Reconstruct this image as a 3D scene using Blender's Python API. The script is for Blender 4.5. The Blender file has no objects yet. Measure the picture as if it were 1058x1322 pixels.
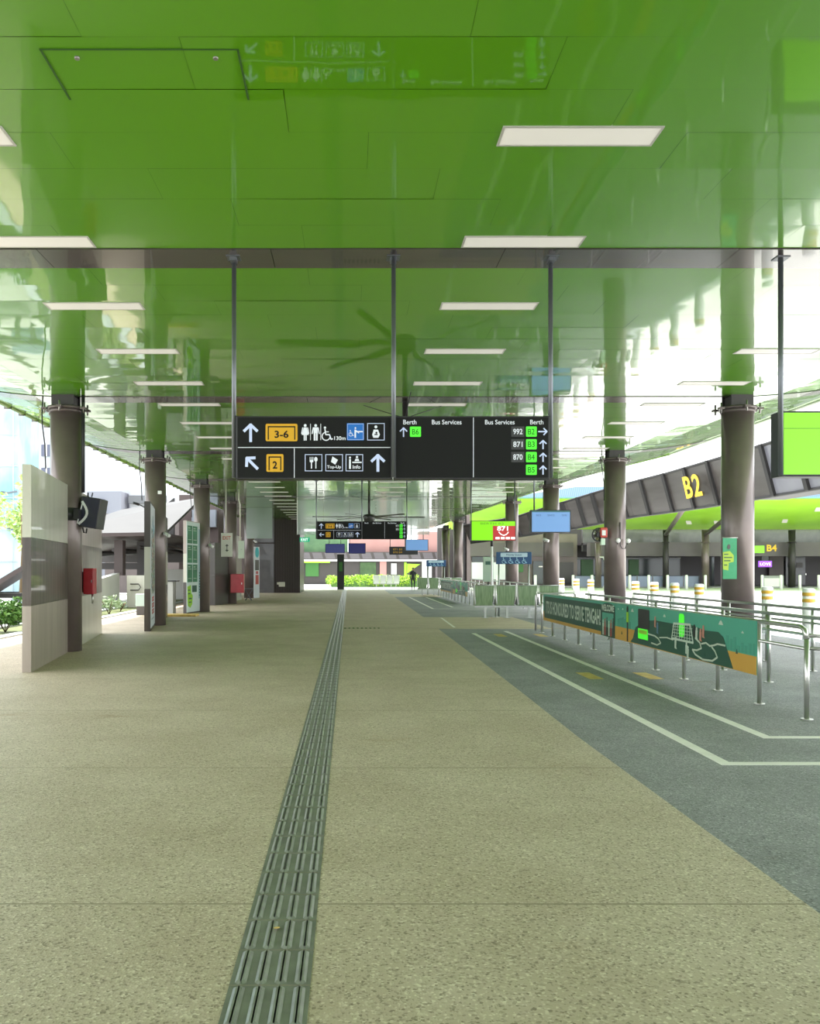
import bpy, bmesh, math, random
from mathutils import Vector, Matrix
random.seed(7)
PI = math.pi
SC = bpy.context.scene
COL = SC.collection

# ------------------------------------------------------------------ camera
cam_d = bpy.data.cameras.new('camera')
cam = bpy.data.objects.new('camera', cam_d)
COL.objects.link(cam)
cam.location = (0, 0, 1.55)
cam.rotation_euler = (PI / 2, 0, 0)
cam_d.sensor_fit = 'VERTICAL'
cam_d.sensor_height = 36.0
cam_d.lens = 36.0 * 1117 / 1322
cam_d.shift_x = (529 - 450) / 1322
cam_d.shift_y = (735 - 661) / 1322
cam_d.clip_end = 600
SC.camera = cam

# ------------------------------------------------------------------ light
SC.view_settings.view_transform = 'Standard'
SC.view_settings.look = 'None'
SC.view_settings.gamma = 1.0
SC.view_settings.use_curve_mapping = False
SC.view_settings.exposure = 2.02
world = bpy.data.worlds.new('world')
SC.world = world
world.use_nodes = True
wn = world.node_tree
bg = wn.nodes['Background']
bg.inputs['Color'].default_value = (0.93, 0.97, 1.0, 1)
bg.inputs['Strength'].default_value = 0.95
sun_d = bpy.data.lights.new('sun', 'SUN')
sun_d.energy = 2.6
sun_d.angle = math.radians(2.0)
sun_d.color = (1.0, 0.96, 0.9)
sun = bpy.data.objects.new('sun', sun_d)
COL.objects.link(sun)
sun.rotation_euler = (math.radians(-14), math.radians(-5), 0)

# ------------------------------------------------------------------ materials
MATS = {}
def mat(name, col, rough=0.5, metal=0.0, emit=None, estr=0.0, coat=0.0, alpha=1.0, ior=1.5):
    if name in MATS: return MATS[name]
    m = bpy.data.materials.new(name); m.use_nodes = True
    b = m.node_tree.nodes['Principled BSDF']
    c = tuple(col) + (1,)
    b.inputs['Base Color'].default_value = c
    b.inputs['Roughness'].default_value = rough
    b.inputs['Metallic'].default_value = metal
    b.inputs['Coat Weight'].default_value = coat
    b.inputs['IOR'].default_value = ior
    if emit: 
        b.inputs['Emission Color'].default_value = tuple(emit) + (1,)
        b.inputs['Emission Strength'].default_value = estr
    if alpha < 1: b.inputs['Alpha'].default_value = alpha
    MATS[name] = m
    return m
def nodes(m):
    nt = m.node_tree
    return nt, nt.nodes, nt.links, nt.nodes['Principled BSDF']
def noisy(name, c1, c2, scale=5, rough=0.5, metal=0.0, detail=4, stretch=(1, 1, 1), bump=0.0, bscale=None, lo=0.35, hi=0.65, coat=0.0):
    m = mat(name, c1, rough, metal, coat=coat)
    nt, N, L, b = nodes(m)
    tc = N.new('ShaderNodeTexCoord'); mp = N.new('ShaderNodeMapping')
    mp.inputs['Scale'].default_value = stretch
    L.new(tc.outputs['Object'], mp.inputs['Vector'])
    nz = N.new('ShaderNodeTexNoise'); nz.inputs['Scale'].default_value = scale; nz.inputs['Detail'].default_value = detail
    L.new(mp.outputs['Vector'], nz.inputs['Vector'])
    r = N.new('ShaderNodeValToRGB')
    r.color_ramp.elements[0].position = lo; r.color_ramp.elements[0].color = tuple(c1) + (1,)
    r.color_ramp.elements[1].position = hi; r.color_ramp.elements[1].color = tuple(c2) + (1,)
    L.new(nz.outputs['Fac'], r.inputs['Fac']); L.new(r.outputs['Color'], b.inputs['Base Color'])
    if bump:
        n2 = N.new('ShaderNodeTexNoise'); n2.inputs['Scale'].default_value = bscale or scale
        L.new(mp.outputs['Vector'], n2.inputs['Vector'])
        bp = N.new('ShaderNodeBump'); bp.inputs['Strength'].default_value = bump; bp.inputs['Distance'].default_value = 0.02
        L.new(n2.outputs['Fac'], bp.inputs['Height']); L.new(bp.outputs['Normal'], b.inputs['Normal'])
    return m
def aggregate(name, base, dark, light, stain, grain=95):
    """exposed aggregate concrete: fine grain of pebbles plus broad wear patches"""
    m = mat(name, base, 0.62)
    nt, N, L, b = nodes(m)
    tc = N.new('ShaderNodeTexCoord')
    v = N.new('ShaderNodeTexVoronoi'); v.inputs['Scale'].default_value = grain
    L.new(tc.outputs['Object'], v.inputs['Vector'])
    sep = N.new('ShaderNodeSeparateColor'); L.new(v.outputs['Color'], sep.inputs['Color'])
    r = N.new('ShaderNodeValToRGB'); e = r.color_ramp.elements
    e[0].position = 0.0; e[0].color = tuple(dark) + (1,)
    e[1].position = 1.0; e[1].color = tuple(light) + (1,)
    k = r.color_ramp.elements.new(0.25); k.color = tuple(base) + (1,)
    k = r.color_ramp.elements.new(0.8); k.color = tuple(base) + (1,)
    L.new(sep.outputs['Red'], r.inputs['Fac'])
    n1 = N.new('ShaderNodeTexNoise'); n1.inputs['Scale'].default_value = 0.9; n1.inputs['Detail'].default_value = 6; n1.inputs['Roughness'].default_value = 0.65
    L.new(tc.outputs['Object'], n1.inputs['Vector'])
    r2 = N.new('ShaderNodeValToRGB'); r2.color_ramp.elements[0].position = 0.38; r2.color_ramp.elements[1].position = 0.62
    r2.color_ramp.elements[0].color = tuple(stain) + (1,); r2.color_ramp.elements[1].color = (1, 1, 1, 1)
    L.new(n1.outputs['Fac'], r2.inputs['Fac'])
    mx = N.new('ShaderNodeMix'); mx.data_type = 'RGBA'; mx.blend_type = 'MULTIPLY'; mx.inputs[0].default_value = 1.0
    L.new(r.outputs['Color'], mx.inputs[6]); L.new(r2.outputs['Color'], mx.inputs[7])
    n3 = N.new('ShaderNodeTexNoise'); n3.inputs['Scale'].default_value = 0.7; n3.inputs['Detail'].default_value = 9; n3.inputs['Roughness'].default_value = 0.7
    mp3 = N.new('ShaderNodeMapping'); mp3.inputs['Location'].default_value = (3.1, 7.7, 0); mp3.inputs['Scale'].default_value = (1, 1.6, 1)
    L.new(tc.outputs['Object'], mp3.inputs['Vector']); L.new(mp3.outputs['Vector'], n3.inputs['Vector'])
    r3 = N.new('ShaderNodeValToRGB'); r3.color_ramp.elements[0].position = 0.60; r3.color_ramp.elements[1].position = 0.72
    r3.color_ramp.elements[0].color = (1, 1, 1, 1); r3.color_ramp.elements[1].color = (.80, .70, .62, 1)
    L.new(n3.outputs['Fac'], r3.inputs['Fac'])
    mx3 = N.new('ShaderNodeMix'); mx3.data_type = 'RGBA'; mx3.blend_type = 'MULTIPLY'; mx3.inputs[0].default_value = 1.0
    L.new(mx.outputs[2], mx3.inputs[6]); L.new(r3.outputs['Color'], mx3.inputs[7])
    L.new(mx3.outputs[2], b.inputs['Base Color'])
    bp = N.new('ShaderNodeBump'); bp.inputs['Strength'].default_value = 0.5; bp.inputs['Distance'].default_value = 0.004
    L.new(v.outputs['Distance'], bp.inputs['Height']); L.new(bp.outputs['Normal'], b.inputs['Normal'])
    return m
M_beige = aggregate('beige_aggregate', (0.565, 0.465, 0.35), (0.27, 0.21, 0.145), (0.78, 0.69, 0.55), (0.86, 0.84, 0.81))
M_grey = aggregate('grey_aggregate', (0.285, 0.275, 0.29), (0.13, 0.13, 0.135), (0.49, 0.475, 0.50), (0.74, 0.76, 0.75))
M_tact = noisy('tactile_grey', (0.18, 0.18, 0.16), (0.24, 0.24, 0.21), 9, 0.42, 0.0, 5)
M_tactbar = noisy('tactile_bar', (0.21, 0.215, 0.19), (0.27, 0.275, 0.245), 14, 0.30, 0.0, 5)
M_joint = mat('joint_sealant', (0.33, 0.275, 0.195), 0.8)
M_white_paint = noisy('road_paint_white', (0.78, 0.74, 0.70), (0.86, 0.82, 0.78), 6, 0.6)
M_yellow_paint = noisy('road_paint_yellow', (0.55, 0.36, 0.08), (0.7, 0.5, 0.16), 9, 0.6)
M_conc_white = noisy('sunlit_concrete', (0.60, 0.60, 0.58), (0.70, 0.70, 0.67), 0.6, 0.8)
M_kerb = noisy('kerb_concrete', (0.36, 0.39, 0.42), (0.45, 0.48, 0.50), 3, 0.8)

def green_ceiling():
    m = mat('green_gloss_panel', (0.13, 0.42, 0.010), 0.22, 0.0, coat=1.0)
    nt, N, L, b = nodes(m)
    b.inputs['Roughness'].default_value = 0.35
    b.inputs['Specular IOR Level'].default_value = 0.15
    b.inputs['Coat Roughness'].default_value = 0.035
    b.inputs['Coat IOR'].default_value = 1.5
    tc = N.new('ShaderNodeTexCoord')
    mp = N.new('ShaderNodeMapping'); mp.inputs['Scale'].default_value = (1.0, 0.75, 1.0)
    L.new(tc.outputs['Object'], mp.inputs['Vector'])
    n1 = N.new('ShaderNodeTexNoise'); n1.inputs['Scale'].default_value = 1.5; n1.inputs['Detail'].default_value = 1.5
    L.new(mp.outputs['Vector'], n1.inputs['Vector'])
    bp = N.new('ShaderNodeBump'); bp.inputs['Strength'].default_value = 1.0; bp.inputs['Distance'].default_value = 0.0045
    L.new(n1.outputs['Fac'], bp.inputs['Height'])
    L.new(bp.outputs['Normal'], b.inputs['Coat Normal']); L.new(bp.outputs['Normal'], b.inputs['Normal'])
    n2 = N.new('ShaderNodeTexNoise'); n2.inputs['Scale'].default_value = 0.35
    L.new(tc.outputs['Object'], n2.inputs['Vector'])
    r = N.new('ShaderNodeValToRGB')
    r.color_ramp.elements[0].color = (0.094, 0.31, 0.003, 1); r.color_ramp.elements[1].color = (0.122, 0.355, 0.004, 1)
    L.new(n2.outputs['Fac'], r.inputs['Fac']); L.new(r.outputs['Color'], b.inputs['Base Color'])
    return m
M_ceil = green_ceiling()
M_void = mat('ceiling_void', (0.03, 0.10, 0.01), 0.9)
M_beam = noisy('dark_bronze_strip', (0.075, 0.062, 0.058), (0.10, 0.085, 0.08), 1.2, 0.22, 0.25, coat=0.6)
M_trim = noisy('green_roof_edge', (0.16, 0.27, 0.05), (0.22, 0.36, 0.08), 3, 0.35)
M_column = noisy('brown_steel', (0.145, 0.112, 0.105), (0.19, 0.148, 0.138), 1.5, 0.33, 0.3, coat=0.2)
M_collar = mat('brown_collar', (0.13, 0.105, 0.10), 0.4, 0.4)
M_neck = mat('dark_steel_neck', (0.045, 0.04, 0.04), 0.45, 0.3)
M_cable = mat('black_cable', (0.02, 0.02, 0.022), 0.5)
M_bolt = mat('steel_bolt', (0.35, 0.33, 0.32), 0.35, 0.8)
M_steel = mat('brushed_stainless', (0.60, 0.59, 0.57), 0.3, 0.85)
M_pole = mat('grey_metal_pole', (0.17, 0.18, 0.20), 0.35, 0.6)
M_black = mat('sign_black', (0.007, 0.007, 0.007), 0.6)
M_black.node_tree.nodes['Principled BSDF'].inputs['Specular IOR Level'].default_value = 0.25
M_blackbox = mat('black_housing', (0.02, 0.02, 0.022), 0.4)
M_white = mat('white_print', (0.68, 0.70, 0.74), 0.5, emit=(0.8, 0.85, 1), estr=0.07)
M_lilac = mat('pale_arrow_print', (0.52, 0.58, 0.80), 0.5, emit=(0.6, 0.7, 1), estr=0.07)
M_yellow = mat('amber_print', (0.80, 0.42, 0.01), 0.5)
M_signgreen = mat('berth_green_print', (0.08, 0.80, 0.03), 0.5, emit=(0.08, 0.9, 0.04), estr=0.12)
M_blue = mat('lift_blue_print', (0.01, 0.17, 0.62), 0.5)
M_darkgrey = mat('number_plate_grey', (0.045, 0.045, 0.048), 0.5)
M_lamp = mat('lamp_diffuser', (0.62, 0.59, 0.54), 0.5, emit=(1.0, 0.95, 0.88), estr=0.08)
M_lampframe = mat('lamp_frame', (0.50, 0.48, 0.44), 0.5)
M_led_green = mat('led_green', (0.20, 0.55, 0.01), 0.35, emit=(0.27, 0.75, 0.01), estr=0.14)
M_led_line = mat('led_green_line', (0.12, 0.35, 0.01), 0.4)
M_led_lime = mat('led_lime', (0.2, 0.6, 0.0), 0.4, emit=(0.27, 0.9, 0.0), estr=0.15)
M_led_red = mat('led_red', (0.30, 0.02, 0.02), 0.4, emit=(0.7, 0.04, 0.04), estr=0.12)
M_led_blue = mat('lcd_blue', (0.10, 0.22, 0.45), 0.3, emit=(0.25, 0.5, 0.95), estr=0.10)
M_led_navy = mat('lcd_navy', (0.01, 0.01, 0.08), 0.3, emit=(0.04, 0.04, 0.3), estr=0.05)
M_led_grey = mat('lcd_faint_text', (0.05, 0.11, 0.28), 0.4)
M_white_lit = mat('lit_white_letters', (0.8, 0.8, 0.8), 0.5, emit=(1, 1, 1), estr=0.35)
M_cream = noisy('cream_panel', (0.50, 0.49, 0.40), (0.57, 0.56, 0.47), 1.3, 0.3, 0.0, 3, (4, 4, 0.4), coat=0.25)
M_brownp = noisy('brown_panel', (0.055, 0.040, 0.034), (0.125, 0.095, 0.080), 1.6, 0.38, 0.0, 3, (5, 5, 0.5), coat=0.2)
M_tanp = noisy('tan_panel', (0.34, 0.28, 0.24), (0.42, 0.355, 0.31), 1.3, 0.3, 0.0, 3, (5, 5, 0.4), coat=0.3)
M_darkp = mat('dark_grey_panel', (0.075, 0.065, 0.06), 0.4)
M_red = noisy('red_cabinet', (0.35, 0.012, 0.02), (0.42, 0.02, 0.03), 4, 0.35)
M_leaf = noisy('leaf_green', (0.035, 0.11, 0.015), (0.10, 0.22, 0.03), 8, 0.5)
M_leaf_lit = noisy('lime_leaf', (0.22, 0.42, 0.02), (0.42, 0.60, 0.05), 6, 0.5)
M_stem = mat('stem_brown', (0.12, 0.08, 0.04), 0.8)
M_softwhite = mat('white_coating', (0.78, 0.78, 0.76), 0.5)
M_teal = mat('teal_banner', (0.08, 0.36, 0.25), 0.45)
M_orange = mat('ochre_banner', (0.58, 0.32, 0.055), 0.45)
M_dkgreen = mat('bottle_green_banner', (0.022, 0.085, 0.055), 0.45)
M_bannerwhite = mat('banner_pale_print', (0.52, 0.60, 0.50), 0.45)
M_seat = noisy('green_seat_metal', (0.15, 0.24, 0.12), (0.25, 0.35, 0.20), 30, 0.4, 0.15, 2, (1, 1, 0.05))

# ------------------------------------------------------------------ geometry builder
class MB:
    def __init__(s): s.v = []; s.f = []; s.m = []; s.mats = []; s.sm = []
    def mi(s, m):
        if m not in s.mats: s.mats.append(m)
        return s.mats.index(m)
    def add(s, vs, fs, m, smooth=False):
        o = len(s.v); s.v += [tuple(v) for v in vs]; k = s.mi(m)
        for f in fs: s.f.append(tuple(o + i for i in f)); s.m.append(k); s.sm.append(smooth)
        return s
    def box(s, x0, x1, y0, y1, z0, z1, m, bev=0.0):
        if bev <= 0:
            vs = [(x, y, z) for z in (z0, z1) for y in (y0, y1) for x in (x0, x1)]
            return s.add(vs, [(0, 2, 3, 1), (4, 5, 7, 6), (0, 1, 5, 4), (1, 3, 7, 5), (3, 2, 6, 7), (2, 0, 4, 6)], m)
        b = bmesh.new(); bmesh.ops.create_cube(b, size=1)
        for v in b.verts:
            v.co = Vector(((x0 + x1) / 2 + v.co.x * (x1 - x0), (y0 + y1) / 2 + v.co.y * (y1 - y0), (z0 + z1) / 2 + v.co.z * (z1 - z0)))
        bmesh.ops.bevel(b, geom=b.edges[:], offset=bev, segments=2, affect='EDGES', profile=0.5)
        b.verts.index_update()
        vs = [v.co.copy() for v in b.verts]; fs = [[v.index for v in f.verts] for f in b.faces]; b.free()
        return s.add(vs, fs, m)
    def quad(s, pts, m): return s.add(pts, [tuple(range(len(pts)))], m)
    def tube(s, pts, r, m, n=8, cap=True, smooth=True):
        pts = [Vector(p) for p in pts]; rs = r if isinstance(r, (list, tuple)) else [r] * len(pts)
        o = len(s.v); k = s.mi(m); ref = None
        for i, p in enumerate(pts):
            d = (pts[min(i + 1, len(pts) - 1)] - pts[max(i - 1, 0)]).normalized()
            if ref is None:
                ref = Vector((0, 0, 1)) if abs(d.z) < 0.9 else Vector((0, 1, 0))
            a = (ref - d * ref.dot(d)).normalized(); ref = a; b = d.cross(a)
            for j in range(n):
                t = 2 * PI * j / n
                s.v.append(tuple(p + (a * math.cos(t) + b * math.sin(t)) * rs[i]))
        for i in range(len(pts) - 1):
            for j in range(n):
                j2 = (j + 1) % n
                s.f.append((o + i * n + j, o + i * n + j2, o + (i + 1) * n + j2, o + (i + 1) * n + j)); s.m.append(k); s.sm.append(smooth)
        if cap:
            s.f.append(tuple(o + j for j in range(n - 1, -1, -1))); s.m.append(k); s.sm.append(False)
            q = o + (len(pts) - 1) * n
            s.f.append(tuple(q + j for j in range(n))); s.m.append(k); s.sm.append(False)
        return s
    def cyl(s, x, y, z0, z1, r, m, n=16, r2=None):
        return s.tube([(x, y, z0), (x, y, z1)], [r, r if r2 is None else r2], m, n)
    def extr(s, poly, y0, y1, m):
        """polygon in the XZ plane given thickness along Y (y0 is the front)"""
        n = len(poly)
        vs = [(u, y0, v) for u, v in poly] + [(u, y1, v) for u, v in poly]
        fs = [tuple(range(n)), tuple(range(2 * n - 1, n - 1, -1))]
        fs += [(i, i + n, (i + 1) % n + n, (i + 1) % n) for i in range(n)]
        return s.add(vs, fs, m)
    def flat(s, polys, m, y0=-0.004, y1=0.0):
        for i, p in enumerate(polys): s.extr(p, y0 - (i % 12) * 0.00012, y1, m)
        return s
    def obj(s, name, parent=None, **kw):
        me = bpy.data.meshes.new(name); me.from_pydata(s.v, [], s.f)
        for m in s.mats: me.materials.append(m)
        me.polygons.foreach_set('material_index', s.m); me.polygons.foreach_set('use_smooth', s.sm); me.update()
        o = bpy.data.objects.new(name, me); COL.objects.link(o)
        if parent: o.parent = parent
        return tag(o, **kw)
def tag(o, label=None, cat=None, group=None, kind=None):
    if label: o['label'] = label
    if cat: o['category'] = cat
    if group: o['group'] = group
    if kind: o['kind'] = kind
    return o
def thing(name, label, cat, loc=(0, 0, 0), rz=0, group=None):
    o = bpy.data.objects.new(name, None); COL.objects.link(o)
    o.location = loc; o.rotation_euler = (0, 0, rz); o.empty_display_size = 0.2
    return tag(o, label, cat, group)
def struct(mb, name): return mb.obj(name, kind='structure')
def kids(o): return [c for c in bpy.data.objects if c.parent == o]
def dup(root, loc, rz=None, label=None):
    def cp(o, par):
        c = o.copy(); COL.objects.link(c)
        if par: c.parent = par
        for ch in kids(o): cp(ch, c)
        return c
    ch0 = kids(root)
    r = root.copy(); COL.objects.link(r); r.location = loc
    if rz is not None: r.rotation_euler = (0, 0, rz)
    if label: r['label'] = label
    for ch in ch0: cp(ch, r)
    return r

# 2D shapes (u right, v up), lists of (u, v)
def R(u0, v0, u1, v1): return [(u0, v0), (u1, v0), (u1, v1), (u0, v1)]
def RR(u0, v0, u1, v1, r, n=4):
    p = []
    for cx, cy, a0 in ((u1 - r, v0 + r, -90), (u1 - r, v1 - r, 0), (u0 + r, v1 - r, 90), (u0 + r, v0 + r, 180)):
        for i in range(n + 1):
            a = math.radians(a0 + 90 * i / n); p.append((cx + r * math.cos(a), cy + r * math.sin(a)))
    return p
def CI(cx, cy, r, n=14, ry=None): return [(cx + r * math.cos(2 * PI * i / n), cy + (ry or r) * math.sin(2 * PI * i / n)) for i in range(n)]
def LN(pts, w):
    out = []
    for (a, b), (c, d) in zip(pts[:-1], pts[1:]):
        L = math.hypot(c - a, d - b) or 1e-6; nx, ny = -(d - b) / L * w / 2, (c - a) / L * w / 2
        ex, ey = (c - a) / L * w * 0.25, (d - b) / L * w * 0.25
        out.append([(a - nx - ex, b - ny - ey), (c - nx + ex, d - ny + ey), (c + nx + ex, d + ny + ey), (a + nx - ex, b + ny - ey)])
    return out
def FR(u0, v0, u1, v1, w): return [R(u0, v0, u1, v0 + w), R(u0, v1 - w, u1, v1), R(u0, v0 + w, u0 + w, v1 - w), R(u1 - w, v0 + w, u1, v1 - w)]
def ARR(cx, cy, h, ang, w=None):
    """arrow: shaft and two barbs; ang 0 = up, 90 = left"""
    w = w or h * 0.16; a = math.radians(ang)
    pts = LN([(0, -h / 2), (0, h / 2 - w * .4)], w) + LN([(-h * .36, h * .08), (0, h / 2 - w * .5)], w) + LN([(h * .36, h * .08), (0, h / 2 - w * .5)], w)
    return [[(cx + x * math.cos(a) - y * math.sin(a), cy + x * math.sin(a) + y * math.cos(a)) for x, y in p] for p in pts]

_tc = {}
def text_geo(s, off=0.0):
    if (s, off) in _tc: return _tc[(s, off)]
    cu = bpy.data.curves.new('t', 'FONT'); cu.body = s; cu.size = 1.0; cu.resolution_u = 3; cu.offset = off
    o = bpy.data.objects.new('t', cu); COL.objects.link(o)
    dg = bpy.context.evaluated_depsgraph_get()
    me = bpy.data.meshes.new_from_object(o.evaluated_get(dg))
    vs = [(v.co.x, v.co.y) for v in me.vertices]; fs = [tuple(p.vertices) for p in me.polygons]
    bpy.data.objects.remove(o); bpy.data.curves.remove(cu); bpy.data.meshes.remove(me)
    _tc[(s, off)] = (vs, fs); return _tc[(s, off)]
def text(mb, s, cx, cz, h, w, m, y=-0.006, bold=0.0):
    vs, fs = text_geo(s, round(min(.035, bold / h * .45), 3) if bold else 0.0)
    x0 = min(v[0] for v in vs); x1 = max(v[0] for v in vs); y0 = min(v[1] for v in vs); y1 = max(v[1] for v in vs)
    kz = h / (y1 - y0); kx = (w / (x1 - x0)) if w else kz
    mb.add([(cx + (v[0] - (x0 + x1) / 2) * kx, y, cz + (v[1] - (y0 + y1) / 2) * kz) for v in vs], fs, m)

# ================================================================== STRUCTURE
HC = 4.84            # ceiling height above the floor
BEAMS = [8.86 + 7.6 * k for k in range(-4, 9)]     # near edge of every dark strip (0.57 m wide)
CEIL_Y1 = 8.86 + 7.6 * 8 + 0.57

# ---- platform floor: beige walkway, grey boarding bays
def xb(y):
    pts = [(-20, 2.10), (4, 2.12), (8, 2.12), (11, 2.18), (15, 2.24), (22.5, 2.33), (28, 2.42), (48.6, 2.57), (70, 2.7)]
    for (a, p), (b, q) in zip(pts[:-1], pts[1:]):
        if a <= y <= b: return p + (q - p) * (y - a) / (b - a)
    return 2.4
fl = MB()
ys = [-20, 0, 4, 8, 11, 15, 22.5, 28.1, 38, 48.6, 54, 66]
for a, b in zip(ys[:-1], ys[1:]):
    bei = (22.5 <= a < 28.1) or (48.6 <= a < 54)
    xr = 5.3 if bei else None
    if bei:
        fl.quad([(-7.7, a, 0), (5.3, a, 0), (5.3, b, 0), (-7.7, b, 0)], M_beige)
        fl.quad([(5.3, a, 0), (9.9, a, 0), (9.9, b, 0), (5.3, b, 0)], M_grey)
    else:
        fl.quad([(-7.7, a, 0), (xb(a), a, 0), (xb(b), b, 0), (-7.7, b, 0)], M_beige)
        fl.quad([(xb(a), a, 0), (9.9, a, 0), (9.9, b, 0), (xb(b), b, 0)], M_grey)
fl.box(-7.7, 9.9, -20, 66, -0.3, -0.02, M_beige)
# cross joints, 6 mm sealant lines almost level with the surface
y = 4.0 - 2.75 * 2
while y < 66:
    if abs(y - 23) > 0.8: fl.box(-7.7, xb(y) - 0.01, y, y + 0.012, -0.01, 0.0012, M_joint)
    y += 2.75
struct(fl, 'floor')

# ---- outside ground
M_path = noisy('grey_footpath', (0.30, 0.31, 0.28), (0.40, 0.41, 0.37), 0.5, 0.8)
g = MB(); g.box(9.9, 120, -40, 170, -0.5, -0.10, M_conc_white); g.box(-120, -9.3, -40, 170, -0.5, -0.10, M_path)
g.box(-9.3, 9.9, 66, 170, -0.5, -0.05, M_conc_white)
struct(g, 'ground')
k = MB(); k.box(-8.0, -7.7, -20, 66, -0.4, 0.04, M_kerb, 0.01); k.box(-9.3, -9.0, -20, 66, -0.4, 0.06, M_kerb, 0.01)
k.box(9.9, 10.05, -20, 66, -0.4, 0.0, M_kerb, 0.01)
struct(k, 'trim_1')
M_soil = noisy('planting_soil', (0.10, 0.11, 0.05), (0.17, 0.2, 0.08), 8, 0.95)
s_ = MB(); s_.box(-9.0, -8.0, -20, 66, -0.4, 0.0, M_soil); struct(s_, 'planting_bed')

# ---- glossy green ceiling: separate panels, each a hair out of level
def kink(y): return 7.6 if y < 34 else 7.6 - 0.8 * (y - 34) / 23
def edge(y):
    pts = [(-30, 10.1), (27, 10.05), (34, 8.95), (57, 7.75), (90, 7.0)]
    for (a, p), (b, q) in zip(pts[:-1], pts[1:]):
        if a <= y <= b: return p + (q - p) * (y - a) / (b - a)
ce = MB(); J = 0.0019
hatch = None
def panel(x0, x1, y0, y1, zf):
    g2 = 0.0013
    x0 += g2; x1 -= g2; y0 += g2; y1 -= g2
    nx = max(1, int((x1 - x0) / 0.8 + 0.5))
    c = random.uniform(-J, J); tx = random.uniform(-J, J) * 0.7; ty = random.uniform(-J, J) * 1.1
    rows = []
    NY = 5; bow = random.gauss(0.0006, 0.0008); bx = random.gauss(0, 0.0009)
    for i in range(nx + 1):
        x = x0 + (x1 - x0) * i / nx; u = 2 * i / nx - 1; e_ = random.uniform(-J, J) * 0.10
        rows.append([(x, y0 + (y1 - y0) * j / NY, zf(x) + c * 0.25 + tx * u + ty * (2 * j / NY - 1) * .6 + (bow + e_) * (1 - (2 * j / NY - 1) ** 2) + bx * (1 - u * u)) for j in range(NY + 1)])
    vs = [p for r in rows for p in r]; q = NY + 1
    ce.add(vs, [(q * i + j, q * i + j + 1, q * (i + 1) + j + 1, q * (i + 1) + j) for i in range(nx) for j in range(NY)], M_ceil, True)
bi = 0
for bidx, b0 in enumerate(BEAMS[:-1]):
    ya, yb = b0 + 0.57, BEAMS[bidx + 1]
    n = 12; dy = (yb - ya) / n
    for r in range(n):
        y0 = ya + r * dy; y1 = y0 + dy; kx = kink((y0 + y1) / 2)
        ph = ((r * 5 + bidx * 3) % 4) * 0.6 + 0.35
        xs = [-5.6]; x = -5.6 + ph
        while x < kx - 0.3: xs.append(x); x += 2.4
        xs.append(kx)
        for a, b in zip(xs[:-1], xs[1:]): panel(a, b, y0, y1, lambda x: HC)
        # left wing, curving upward to the edge
        def lw(x): t = (-5.6 - x) / 1.6; return HC + 0.06 * t + 0.12 * t * t
        for q in range(4):
            a = -5.6 - 1.6 * (q + 1) / 4; panel(a, a + 0.4, y0, y1, lw)
        e = edge((y0 + y1) / 2); W = e - kx
        def rw(x): t = (x - kx) / W; return HC + 0.10 * t + 0.22 * t * t
        for q in range(4): panel(kx + W * q / 4, kx + W * (q + 1) / 4, y0, y1, rw)
# dark strips across
for b0 in BEAMS:
    x = -5.6; 
    while x < 7.6:
        x2 = min(x + 2.4, kink(b0)); 
        if x2 <= x: break
        ce.box(x + .003, x2 - .003, b0 + .01, b0 + .56, HC - 0.012, HC + .03, M_beam); x = x2
        if x2 >= kink(b0): break
    e = edge(b0); kx = kink(b0)
    for q in range(4):
        t0, t1 = q / 4, (q + 1) / 4
        for (X0, X1, f) in ((kx + (e - kx) * t0, kx + (e - kx) * t1, lambda t: HC + 0.10 * t + 0.22 * t * t),
                            (-5.6 - 1.6 * t0, -5.6 - 1.6 * t1, lambda t: HC + 0.06 * t + 0.12 * t * t)):
            ce.quad([(X0, b0, f(t0) - .01), (X0, b0 + .57, f(t0) - .01), (X1, b0 + .57, f(t1) - .01), (X1, b0, f(t1) - .01)], M_beam)
# unseen opaque deck added above to keep sky light out of panel seams
yy = [-23, 0, 27, 34, 45, 57, CEIL_Y1]
for a, b in zip(yy[:-1], yy[1:]):
    for X in ((-7.2, -5.6, lambda y: -7.2, lambda y: -5.6, 5.09, 4.91), (0, 0, lambda y: -5.6, kink, 4.91, 4.91), (0, 0, kink, edge, 4.91, 5.24)):
        l, rr = X[2], X[3]
        ce.quad([(l(a), a, X[4]), (rr(a), a, X[5]), (rr(b), b, X[5]), (l(b), b, X[4])], M_void)
        ce.quad([(l(a), a, X[4] + .25), (rr(a), a, X[5] + .25), (rr(b), b, X[5] + .25), (l(b), b, X[4] + .25)], M_conc_white)
struct(ce, 'ceiling')
tr = MB()
for a, b in zip(yy[:-1], yy[1:]):
    n = 3
    for (fx, z) in ((lambda y: -7.24, 5.05), (edge, 5.19)):
        tr.tube([(fx(a), a, z), (fx(b), b, z)], 0.075, M_trim, 8)
        tr.tube([(fx(a), a, z + .14), (fx(b), b, z + .14)], 0.05, M_beam, 8)
yy2 = -20
while yy2 < 60:
    tr.box(-7.33, -7.18, yy2, yy2 + .04, 4.96, 5.14, M_beam); yy2 += 0.8
struct(tr, 'trim_2')
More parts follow.
